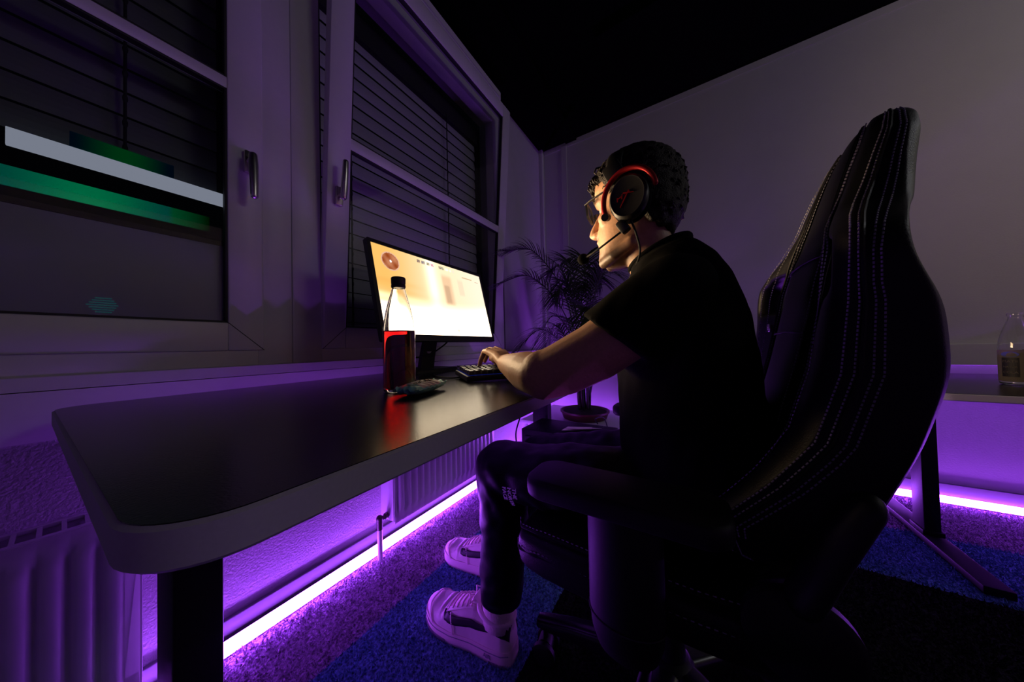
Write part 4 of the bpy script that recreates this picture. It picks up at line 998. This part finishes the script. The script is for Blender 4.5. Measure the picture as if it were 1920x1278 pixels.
    ca = me.color_attributes.new('skin', 'FLOAT_COLOR', 'POINT'); cols = np.ones((len(me.vertices), 4), np.float32)
    base = np.array([0.64, 0.36, 0.215]); beard = np.array([0.055, 0.030, 0.018]); lip = np.array([0.52, 0.24, 0.19])
    for i, v in enumerate(me.vertices):
        w_ = HTI @ v.co if v.co.z > 1.0 else v.co
        x, y, z = w_.x-HX, w_.y, w_.z; c_ = base.copy()
        if z > 1.0 and y > 0.03:
            jaw = lerp(y, [0.06, 0.10, 0.14, 0.165, 0.19], [1.085, 1.064, 1.050, 1.054, 1.060])
            t = 1/(1+math.exp((z-jaw)/0.006)) * (1 if z > 1.012 else 0.4)*0.9*min(1, max(0, (y-0.075)/0.04))
            m_ = 0.8*math.exp(-((z-1.0935)/0.0050)**2)*(1 if abs(x) < 0.024 and y > 0.16 else 0)
            t = max(t, m_)+0.05*noise.noise(Vector((x*300, y*300, z*300))); t = min(0.9, max(0, t)); c_ = c_*(1-t)+beard*t
            if abs(x) < 0.02 and y > 0.171 and 1.0715 < z < 1.088: c_ = c_*0.35+lip*0.65
            eb = math.exp(-((z-1.1755)/0.0045)**2)*(1 if 0.012 < abs(x) < 0.050 and y > 0.145 else 0); c_ = c_*(1-0.85*eb)+np.array([0.03, 0.02, 0.012])*0.85*eb
        cols[i, :3] = c_
    ca.data.foreach_set('color', cols.ravel())
    body = link('body', me, attr_mat('skin', 'skin', 0.5, 0.12), root, angle=180)
    for s in (-1, 1):
        e = MB().ell(H(s*0.031, 0.1500, 1.1495), 0.0122, 24, 16).xform(HT).build('eye', M['eye'], root)
        MB().ell(H(s*0.031, 0.1600, 1.1495), (0.0052, 0.0030, 0.0052), 16, 8).xform(HT).build('iris', M['hair'], e)
    # hair: lumpy cap plus many short curls
    hb = MB(); rh = random.Random(5)
    def skull(a, z):
        f, k, w = lerp(z, Zs, YF), lerp(z, Zs, YB), lerp(z, Zs, HW); c_, s_ = math.cos(a), math.sin(a); yc = k+(f-k)*0.46
        return Vector((HX+w*c_, yc+(f-yc if s_ > 0 else yc-k)*s_, z))
    def hairline(y):  # lowest z of hair at a given y
        return lerp(y, [0.0, 0.03, 0.06, 0.10, 0.13, 0.16, 0.19], [1.068, 1.075, 1.105, 1.15, 1.195, 1.212, 1.214])
    cur = MB()
    ctr = Vector((HX, 0.09, 1.16)); count = 0
    while count < 1500:
        u = rh.uniform(-1, 1); ph = rh.uniform(0, 2*math.pi); d = Vector((math.sqrt(1-u*u)*math.cos(ph), math.sqrt(1-u*u)*math.sin(ph), u))
        z = 1.07+(1.252-1.07)*(u*0.5+0.5)**0.8; p = skull(ph, z)
        if z < hairline(p.y)+0.004: continue
        nrm = (p-ctr).normalized(); th = 0.011 if z < 1.10 else (0.014 if z < 1.2 else 0.010)
        if p.y > 0.15: th = 0.010
        hb.ell(p+nrm*th*(0.25+0.25*rh.random()), (0.0105, 0.0105, 0.0105), 8, 6)
        if count < 1300:
            side = nrm.cross(Vector((rh.uniform(-1, 1), rh.uniform(-1, 1), rh.uniform(-1, 1)))).normalized(); L = rh.uniform(0.009, 0.016)*(0.5 if z < 1.11 else 0.7 if (p.y < 0.10 or z > 1.22) else 0.9)
            q0 = p+nrm*th*0.6; q1 = q0+nrm*L*0.5+side*L*0.5; q2 = q0+nrm*L*0.62+side*L*1.15; q3 = q0+nrm*L*0.35+side*L*1.6
            cur.tube([q0, q1, q2, q3], [0.0022, 0.0019, 0.0015, 0.0005], 5)
        count += 1
    for k in range(90):      # curls hanging over the forehead
        x = rh.uniform(-0.062, 0.062); z = rh.uniform(1.205, 1.236); y = 0.178-3.5*x*x*2.2-(z-1.2)*0.35+rh.uniform(-.002, .006)
        p = Vector((HX+x, y, z)); L = rh.uniform(0.012, 0.024); s_ = rh.choice((-1, 1))
        cur.tube([p, p+Vector((s_*L*0.3, L*0.55, -L*0.05)), p+Vector((s_*L*0.55, L*0.62, -L*0.55)), p+Vector((s_*L*0.3, L*0.35, -L*0.95))], [0.0022, 0.002, 0.0016, 0.0006], 5)
    hb.ell((HX, 0.085, 1.187), (0.072, 0.080, 0.065), 24, 14)
    hme = remesh(hb, 0.0035, 2, 0.5); n0 = len(hme.vertices)
    hv = [tuple(v.co) for v in hme.vertices]; hf = [list(p.vertices) for p in hme.polygons]
    hmb = MB().add(hv, hf); hmb.add(cur.v, cur.f); hmb.xform(HT); hmb.build('hair', M['hair'], root, angle=180)
    # T-shirt
    t = MB()
    def ring(z, c, hd, hw, tilt=0.0, cx=0.70, p=0.85):
        out = []
        for q in range(44):
            a = 2*math.pi*q/44; x, y = math.cos(a), math.sin(a)
            x = math.copysign(abs(x)**p, x)*hw; y = math.copysign(abs(y)**0.95, y)*hd
            out.append(Vector((cx+x, c+y, z-tilt*y)))
        return out
    t.loft([ring(0.515, -0.02, 0.135, 0.180), ring(0.58, -0.005, 0.142, 0.180), ring(0.66, 0.005, 0.140, 0.176), ring(0.74, 0.018, 0.126, 0.176), ring(0.82, 0.020, 0.122, 0.184), ring(0.88, 0.022, 0.113, 0.19, 0.1),
            ring(0.94, 0.028, 0.100, 0.185, 0.2), ring(0.98, 0.036, 0.080, 0.165, 0.3), ring(1.005, 0.045, 0.068, 0.125, 0.36, 0.695), ring(1.022, 0.053, 0.060, 0.078, 0.42, 0.692), ring(1.031, 0.056, 0.057, 0.066, 0.46, 0.69)])
    for S_, E_ in ((LS, LE), (RS, RE)):
        t.ell(S_+Vector((0, 0, -0.002)), (0.060, 0.058, 0.058))
        m_ = S_.lerp(E_, 0.425)+Vector((0, 0, -0.014)); d = (E_-S_).normalized(); upv = Vector((0, 0.52, 0.83))
        t.tube([S_, S_.lerp(E_, 0.25)+Vector((0, 0, -0.010)), m_-d*0.02, m_], [0.057, 0.062, 0.062, 0.0615], 24)
        for k in range(len(t.v)-24, len(t.v)):
            p = Vector(t.v[k]); t.v[k] = tuple(p+d*0.34*(p-m_).dot(upv))
        t.tube([S_+Vector((0.08 if S_ is LS else -0.08, 0.012, 0.012)), S_], [0.056, 0.056], 20, round_cap=True)
        t.ell(S_.lerp(E_, 0.2)+Vector((0.05 if S_ is LS else -0.05, 0.0, -0.05)), (0.06, 0.07, 0.07))
    wr = lambda c_, n: 0.0035*noise.noise(Vector((c_.x*13, c_.y*15+c_.z*6, c_.z*9)))+0.0022*noise.noise(Vector((c_.x*34, c_.y*30, c_.z*16+c_.y*20)))
    tme = remesh(t, 0.0055, 7, 0.5, wr); link('t_shirt', tme, M['cloth'], root, angle=180)['label'] = 'black short-sleeved T-shirt'
    col = MB(); cp = [Vector((0.69+0.066*math.cos(a), 0.056+0.058*math.sin(a), 1.031-0.46*0.058*math.sin(a))) for a in np.linspace(0, 2*math.pi, 41)]
    col.tube(cp, 0.0055, 10, cap=False); col.build('collar', M['cloth'], root)
    # trousers
    q = MB()
    q.loft([ring(0.485, -0.03, 0.12, 0.17, cx=0.71), ring(0.52, -0.03, 0.14, 0.185, cx=0.71), ring(0.58, -0.02, 0.14, 0.182, cx=0.71), ring(0.62, -0.01, 0.125, 0.17, cx=0.71)])
    LH, LK, LA = Vector((0.620, -0.01, 0.552)), Vector((0.588, 0.415, 0.535)), Vector((0.645, 0.462, 0.150))
    RH, RK, RA = Vector((0.800, -0.01, 0.555)), Vector((0.838, 0.440, 0.482)), Vector((0.868, 0.600, 0.140))
    for h, k, a in ((LH, LK, LA), (RH, RK, RA)):
        q.tube([h, h.lerp(k, 0.35), h.lerp(k, 0.75), k], [0.088, 0.082, 0.070, 0.064], 24, round_cap=True)
        q.tube([k, k.lerp(a, 0.25)+Vector((0, -0.008, 0)), k.lerp(a, 0.6)+Vector((0, -0.004, 0)), a+Vector((0, 0, 0.035)), a], [0.063, 0.061, 0.058, 0.060, 0.055], 24)
        q.ell(k, (0.062, 0.064, 0.064))
    def wrt(c_, n):
        w = 0.0065*noise.noise(Vector((c_.x*18, c_.y*10+c_.z*14, c_.z*7-c_.y*9)))+0.0025*noise.noise(Vector((c_.x*40, c_.y*30+c_.z*34, c_.z*16-c_.y*22)))
        if c_.z < 0.30: w += 0.0040*noise.noise(Vector((c_.x*14, c_.y*14, c_.z*42)))*(0.30-c_.z)/0.15
        w += 0.0040*math.sin((c_.y*1.0-c_.z*0.8)*95+3*noise.noise(c_*9))*math.exp(-((c_.z-0.50)/0.09)**2)*(1 if c_.y < 0.42 else 0.4)*0.5
        return w
    qme = remesh(q, 0.0055, 6, 0.5, wrt); tro = link('trousers', qme, M['trouser'], root, angle=180); tro['label'] = 'dark tracksuit trousers'
    # white lettering on the thigh
    ctr = LH.lerp(LK, 0.72)
    def th(x, y, d):   # lettering runs down round the outer side of the thigh, just behind the knee
        ang = R(-2)-x/0.0735; r = 0.0735
        return LH+(LK-LH)*(0.835-y*2.2)+Vector((-math.cos(ang)*(r+d), 0, math.sin(ang)*(r+d)))
    lt = MB()
    for tt, yy in (('THE', 0.013), ('NORTH', 0.0), ('FACE', -0.013)):
        g = text_mb(tt, 0.0135, lambda x, y, d, yy=yy: th(x, y+yy, d+0.004), 0.0015, 'LEFT'); lt.add(g.v, g.f)
    lt.build('printed_lettering', M['mark'], tro, smooth=False)
    for A_, dirv, fx in (((0.645, 0.470, 0.150), None, 0), ((0.870, 0.612, 0.140), None, 0)):
        so = MB(); c0 = Vector(A_)
        ringz = []
        for z, r in ((0.085, 0.046), (0.105, 0.045), (0.13, 0.044), (0.165, 0.0425)):
            ringz.append([Vector((c0.x+(r+0.0012*(k % 2))*math.cos(2*math.pi*k/60)*0.92, c0.y+0.004+(r+0.0012*(k % 2))*math.sin(2*math.pi*k/60), z)) for k in range(60)])
        so.loft(ringz).build('sock', M['sock'], root, angle=180)
    # sneakers
    def sneaker(heel, yaw, sgn, pitch=0):
        """heel: rear end of the sole on the floor; local +y towards the toe, local +x outward*sgn"""
        T = Matrix.Translation(heel) @ Matrix.Rotation(yaw, 4, 'Z') @ Matrix.Rotation(pitch, 4, 'X')
        L = 0.305
        hw = lambda s: lerp(s, [0, .02, .08, .2, .4, .6, .75, .87, .95, .985, 1.0], [.018, .028, .038, .042, .043, .051, .054, .050, .038, .026, .012])
        cx = lambda s: lerp(s, [0, .3, .6, 1.0], [0, 0.0, 0.002, -0.006])*sgn
        sz = lambda s: lerp(s, [0, .45, .8, 1.0], [.040, .036, .032, .034])
        rings = []; ss = [0, .01, .03, .06, .1, .18, .28, .4, .5, .6, .7, .78, .85, .91, .95, .98, 1.0]
        def srow(k, zf):
            lo = [Vector((cx(s)-hw(s)*k, s*L, zf(s))) for s in ss]; hi = [Vector((cx(s)+hw(s)*k, s*L, zf(s))) for s in reversed(ss)]
            return lo+hi
        spring = lambda s: 0.012*max(0, (s-0.78)/0.22)**2
        so = MB(); so.loft([srow(0.96, lambda s: spring(s)), srow(1.0, lambda s: 0.004+spring(s)), srow(1.02, lambda s: sz(s)*0.5+spring(s)), srow(1.0, lambda s: sz(s)-0.003+spring(s)), srow(0.97, lambda s: sz(s)+spring(s))])
        so.xform(T); sh = thing('sneaker', None, None, (0, 0, 0)); bpy.data.objects.remove(sh)
        up = MB()
        ht = lambda s: lerp(s, [0, .03, .10, .2, .30, .38, .48, .58, .68, .78, .88, .95, 1.0], [.088, .108, .114, .112, .112, .118, .108, .094, .078, .068, .060, .050, .040])
        wk = lambda s: hw(s)*lerp(s, [0, .3, .6, 1], [.93, .93, .93, .92])
        def S(s, ph, d=0.0):    # ph 0 outer base .. pi inner base
            c_, s_ = math.cos(ph), math.sin(ph); w = wk(s)+d; h = ht(s)+d-sz(s)*0.8
            crease = 0.0035*math.sin((s-0.70)*95+ph*1.5)*math.exp(-((s-0.71)/0.055)**2)*s_
            x = cx(s)+w*math.copysign(abs(c_)**0.62, c_)*sgn; z = sz(s)*0.8+spring(s)+h*abs(s_)**0.72+crease
            return Vector((x*1.0, s*L*0.985+0.002, z))
        ns, npn = 70, 36
        vs = [S(0.004+0.99*i/ns, math.pi*j/npn) for i in range(ns+1) for j in range(npn+1)]
        fs = [(i*(npn+1)+j, i*(npn+1)+j+1, (i+1)*(npn+1)+j+1, (i+1)*(npn+1)+j) for i in range(ns) for j in range(npn)]
        for i in (0, ns): fs.append(tuple(i*(npn+1)+j for j in range(npn+1)))
        up.add(vs, fs); up.xform(T)
        shoe = up.build('sneaker', M['shoe'], root, angle=180); shoe['label'] = 'white leather sneaker'
        so.build('sole', M['sole'], shoe, angle=40)
        def patch(poly_lo, poly_hi, n, nm, m, d0=0.0008, d1=0.0030, both=False):
            mb = MB()
            for side in ((1, -1) if both else (1,)):
                rows = []
                for k in range(n+1):
                    u = k/n; a = poly_lo(u); c_ = poly_hi(u); f_ = (lambda p: p if side > 0 else (p[0], math.pi-p[1]))
                    row = []
                    for w in range(5):
                        p = f_((a[0]+(c_[0]-a[0])*w/4, a[1]+(c_[1]-a[1])*w/4)); row.append(p)
                    rows.append(row)
                vs = [S(p[0], p[1], d1) for r_ in rows for p in r_]; fs = [(i*5+j, i*5+j+1, i*5+6+j, i*5+5+j) for i in range(n) for j in range(4)]
                mb.add(vs, fs)
            o = mb.xform(T).build(nm, m, shoe, angle=180); sd = o.modifiers.new('s', 'SOLIDIFY'); sd.thickness = 0.0016; sd.offset = 0; return o
        sw = [(0.70, 1.02, 1.16), (0.695, .74, 1.16), (0.68, .52, .98), (0.63, .38, .78), (0.55, .31, .64), (0.44, .31, .60), (0.33, .36, .60), (0.20, .47, .64), (0.11, .56, .66), (0.05, .60, .66)]
        tt = [0, .1, .2, .3, .42, .54, .66, .8, .92, 1.0]
        lo = lambda u: (lerp(u, tt, [a for a, _, _ in sw]), lerp(u, tt, [b_ for _, b_, _ in sw]))
        hi = lambda u: (lerp(u, tt, [a-0.03*(1-u) for a, _, _ in sw]), lerp(u, tt, [c_ for _, _, c_ in sw]))
        patch(lo, hi, 40, 'curved_side_mark', M['black'], both=True)
        patch(lambda u: (0.008, 0.40+u*(math.pi-0.8)), lambda u: (0.12, 0.46+u*(math.pi-0.92)), 24, 'heel_tab', M['black'], d1=0.004)
        patch(lambda u: (0.82+0.10*math.sin(math.pi*u), 0.02+u*(math.pi-.04)), lambda u: (0.845+0.10*math.sin(math.pi*u), 0.02+u*(math.pi-.04)), 30, 'toe_overlay', M['shoe'])
        patch(lambda u: (0.36+u*0.32, 1.0-0.05*u), lambda u: (0.36+u*0.32, 1.28-0.08*u), 20, 'eyelet_stay', M['shoe'], both=True)
        patch(lambda u: (0.56+0.05*u, 0.03+u*0.85), lambda u: (0.572+0.05*u, 0.03+u*0.85), 12, 'quarter_seam', M['sole'], both=True)
        lc = MB()
        for k in range(6):
            s0 = 0.40+0.052*k
            for (pa, pb) in ((1.10, math.pi-1.10),):
                pts = [S(s0+0.012*math.sin(math.pi*w/8), pa+(pb-pa)*w/8, 0.004) for w in range(9)]
                lc.tube(pts, 0.0030, 6, flat=0.6)
        kn = S(0.40, math.pi/2, 0.008)
        for sx in (-1, 1): lc.tube([kn, kn+Vector((sx*0.018, 0.012, 0.010)), kn+Vector((sx*0.030, 0.002, 0.0)), kn+Vector((sx*0.012, -0.004, 0.002))], 0.0024, 6)
        lc.xform(T).build('lace', M['sole'], shoe, angle=180)
        tg = MB().box((-0.020, 0.30*L, 0.095), (0.020, 0.43*L, 0.128), 0.006, rot=Matrix.Rotation(R(28), 3, 'X')).xform(T).build('tongue', M['shoe'], shoe)
        cl = [Vector((cx(0.2)+0.041*math.cos(a), 0.185*L+0.052*math.sin(a), 0.112+0.006*math.sin(a))) for a in np.linspace(0, 2*math.pi, 41)]
        MB().tube(cl, 0.0065, 10, cap=False).xform(T).build('collar', M['shoe'], shoe)
        rg = MB()
        for k in range(30):
            s0 = 0.66+0.30*k/29; x = cx(s0)+hw(s0)*1.012*sgn
            rg.box((x-0.0015, s0*L-0.0012, 0.002+spring(s0)), (x+0.0015, s0*L+0.0012, 0.011+spring(s0)))
        for k in range(14):
            s0 = 0.03+0.16*k/13; x = cx(s0)+hw(s0)*1.012*sgn
            rg.box((x-0.0015, s0*L-0.0012, 0.002), (x+0.0015, s0*L+0.0012, 0.009))
        ln = MB()
        for (sa, sb_, zf) in ((0.02, 0.98, 0.78),):
            pts = []
            for k in range(50):
                s0 = sa+(sb_-sa)*k/49; pts.append(Vector((cx(s0)+hw(s0)*1.012*sgn, s0*L, sz(s0)*zf+spring(s0))))
            ln.tube(pts, 0.0011, 5)
        rg.add(ln.v, ln.f); rg.xform(T).build('sole_groove', M['thread'], shoe, smooth=False)
        sx = 0.26
        tx = text_mb('AIR', 0.016, lambda x, y, d: T @ Vector((cx(sx)+(hw(0.2)*1.022+d)*sgn, sx*L-0.02-x*sgn*-1*(-1) if False else sx*L-0.015+x*(1 if sgn < 0 else 1)*-1*(-1 if sgn < 0 else 1)*-1, 0.019+y)), 0.0012)
        tx.build('sole_lettering', M['thread'], shoe, smooth=False)
    sneaker(Vector((0.650, 0.425, 0.001)), R(4), -1)
    sneaker(Vector((0.862, 0.560, 0.001)), R(3), 1)
person()

# ------------------------------------------------------------------ headset and glasses
def headset():
    root = thing('headset', 'black and red gaming headset with boom microphone on the head', 'headset', (HX, 0.10, 1.05))
    cy, cz = 0.073, 1.124
    for s in (-1, 1):
        x = HX+s*0.074
        cu = MB().lathe([(0.018, 0.0), (0.030, -0.001), (0.040, 0.004), (0.042, 0.011), (0.038, 0.017), (0.020, 0.018)], (x, cy, cz), 40, 'X', Matrix.Diagonal((s, 0.92, 1.10)))
        cu.build('ear_cushion', M['cloth'], root, angle=60)
        sh = MB().lathe([(0.0, 0.016), (0.036, 0.016), (0.0400, 0.020), (0.0405, 0.028), (0.0385, 0.033), (0.0350, 0.0355), (0.0325, 0.0345), (0.0, 0.0340)], (x, cy, cz), 48, 'X', Matrix.Diagonal((s, 0.92, 1.10)))
        cup = sh.build('ear_cup', M['plastic'], root, angle=35)
        # slanted red emblem on the outer face
        em = MB(); X = x+s*0.0347
        pl = lambda u, v, d: Vector((X+s*d, cy+u, cz+v))
        def bar(p, q, w0, w1):
            p = Vector((p[0], p[1])); q = Vector((q[0], q[1])); d = (q-p).normalized(); n = Vector((-d.y, d.x))
            em.prism([tuple(p+n*w0), tuple(p-n*w0), tuple(q-n*w1), tuple(q+n*w1)], 0, 0.0008, pl)
        m = 1
        bar((0.018*m, -0.006), (0.018*m, 0.002), .0010, .0012); bar((0.018*m, -0.001), (0.008*m, 0.003), .0010, .0010); bar((0.0095*m, -0.003), (0.0085*m, 0.006), .0010, .0010)
        bar((0.013*m, -0.0185), (-0.004*m, 0.010), .0009, .0012); bar((0.007*m, 0.0075), (-0.0135*m, 0.0035), .0014, .0006); bar((-0.004*m, 0.010), (-0.005*m, 0.004), .0012, .0008)
        em.build('emblem', M['red'], cup, smooth=False)
        # red fork around the cup and slider block
        fk = []
        for a in np.linspace(R(10), R(205), 40):
            fk.append(Vector((x+s*(0.026+0.006*math.sin(min(math.pi, max(0, a)))), cy-0.050*math.cos(a)*-1*(-1), cz+0.054*math.sin(a))))
        MB().tube(fk, 0.0052, 10, round_cap=True).build('fork', M['red'], root)['label'] = 'red metal fork'
        MB().tube([Vector((x+s*0.014, cy+0.048, cz-0.020)), Vector((x+s*0.032, cy+0.046, cz-0.026))], 0.0075, 12).build('fork_pivot', M['plastic'], root)
        MB().box((x+s*0.023-0.011, cy+0.010, cz+0.046), (x+s*0.023+0.011, cy+0.046, cz+0.080), 0.004, rot=Matrix.Rotation(R(-24), 3, 'X')).build('slider', M['plastic'], root)
        if s < 0:
            mt = MB().box((x-0.030, cy+0.004, cz-0.066), (x-0.014, cy+0.022, cz-0.038), 0.004, rot=Matrix.Rotation(R(-32), 3, 'X'))
            mt.build('mic_mount', M['plastic'], cup)
            bm_ = spline([(x-0.020, cy+0.018, cz-0.060), (x-0.020, cy+0.048, cz-0.074), (x-0.012, cy+0.082, cz-0.085), (x+0.004, cy+0.112, cz-0.087)], 10)
            boom = MB().tube(bm_, 0.0022, 8).build('mic_boom', M['cord'], root)
            MB().ell((x+0.008, cy+0.118, cz-0.087), (0.0125, 0.0135, 0.0125), 18, 12).build('microphone', M['cloth'], root)
            MB().tube(spline([(x-0.022, cy-0.002, cz-0.044), (x-0.020, cy-0.010, cz-0.070), (x-0.006, cy-0.012, cz-0.105), (x+0.006, cy+0.004, cz-0.135), (x+0.008, cy+0.014, cz-0.150), (x+0.004, cy+0.024, cz-0.18)], 8), 0.0021, 8).build('headset_cable', M['cord'], root)
    band = []; rings = []
    for a in np.linspace(0, math.pi, 33):
        c_, s_ = math.cos(a), math.sin(a)
        c0 = Vector((HX+0.098*math.copysign(abs(c_)**0.75, c_), 0.101+0.002*s_, 1.180+0.074*s_**0.85))
        rd = Vector((c_, 0, s_)); yy = Vector((0, 1, 0))
        rings.append([c0+rd*0.006*math.cos(b)+yy*0.0165*math.copysign(abs(math.sin(b))**0.6, math.sin(b)) for b in np.linspace(0, 2*math.pi, 17)[:-1]])
    MB().loft(rings).build('headband', M['matte'], root, angle=60)
    root.location = HROT @ root.location; root.rotation_euler.z = R(-10)
headset()
def glasses():
    root = thing('eyeglasses', 'black rectangular eyeglasses on the nose of the player', 'glasses', (HX, 0.18, 1.12))
    P = lambda s, u, v: Vector((HX+s*(0.034+u), 0.1965-0.10*u*u*4-(0.012*(u+0.024)/0.05)-v*-0.10, 1.1505+v))
    for s in (-1, 1):
        o = rrect(-0.026, 0.026, -0.020, 0.019, 0.009, 6); i = rrect(-0.0215, 0.0215, -0.0158, 0.0145, 0.007, 6)
        r = MB(); D = Vector((0, -0.0050, 0))
        r.loft([[P(s, u, v) for u, v in i], [P(s, u, v) for u, v in o], [P(s, u, v)+D for u, v in o], [P(s, u, v)+D for u, v in i], [P(s, u, v) for u, v in i]], cap=False)
        rm = r.build('rim', M['black'], root, angle=40)
        l = MB(); l.loft([[P(s, u, v)+D*0.7 for u, v in i], [P(s, u, v)+D*0.3 for u, v in i]]); l.build('lens', M['lens'], rm)
        h = P(s, 0.026, 0.012)
        MB().tube([h, Vector((HX+s*0.068, 0.168, 1.164)), Vector((HX+s*0.078, 0.135, 1.166)), Vector((HX+s*0.080, 0.09, 1.163)), Vector((HX+s*0.077, 0.065, 1.150))], [0.0028, 0.0030, 0.0026, 0.0022, 0.002], 8, flat=0.6).build('temple', M['black'], root)
    MB().tube([P(-1, -0.026, 0.006), Vector((HX, 0.200, 1.159)), P(1, -0.026, 0.006)], 0.0022, 8).build('bridge', M['black'], root)
    root.location = HROT @ root.location; root.rotation_euler.z = R(-10)
glasses()

# ------------------------------------------------------------------ carpet pile
def pile():
    n = 190000
    x = rng.uniform(0.05, 2.38, n); y = rng.uniform(-1.7, 1.13, n)
    # keep more tufts near the window wall and in front of the camera
    keep = (x*0.844+y*0.536 > 0.25); x, y = x[keep], y[keep]; n = len(x)
    a = rng.uniform(0, 2*np.pi, n); h = rng.uniform(0.006, 0.014, n); w = rng.uniform(0.0016, 0.0034, n); ln = rng.uniform(0.2, 1.1, n)*h; b = rng.uniform(0, 2*np.pi, n)
    v = np.zeros((n, 3, 3), np.float32)
    v[:, 0] = np.stack([x-w*np.cos(a), y-w*np.sin(a), np.zeros(n)], 1); v[:, 1] = np.stack([x+w*np.cos(a), y+w*np.sin(a), np.zeros(n)], 1)
    v[:, 2] = np.stack([x+ln*np.cos(b), y+ln*np.sin(b), h], 1)
    me = bpy.data.meshes.new('pile'); me.vertices.add(3*n); me.vertices.foreach_set('co', v.ravel())
    me.loops.add(3*n); me.loops.foreach_set('vertex_index', np.arange(3*n, dtype=np.int32)); me.polygons.add(n)
    me.polygons.foreach_set('loop_start', np.arange(0, 3*n, 3, dtype=np.int32)); me.update(); me.validate()
    o = bpy.data.objects.new('carpet_pile', me); C.objects.link(o); me.materials.append(M['floorm'])
    tag(o, 'short shaggy carpet pile in grey, blue and black zones', 'carpet', kind='stuff')
pile()
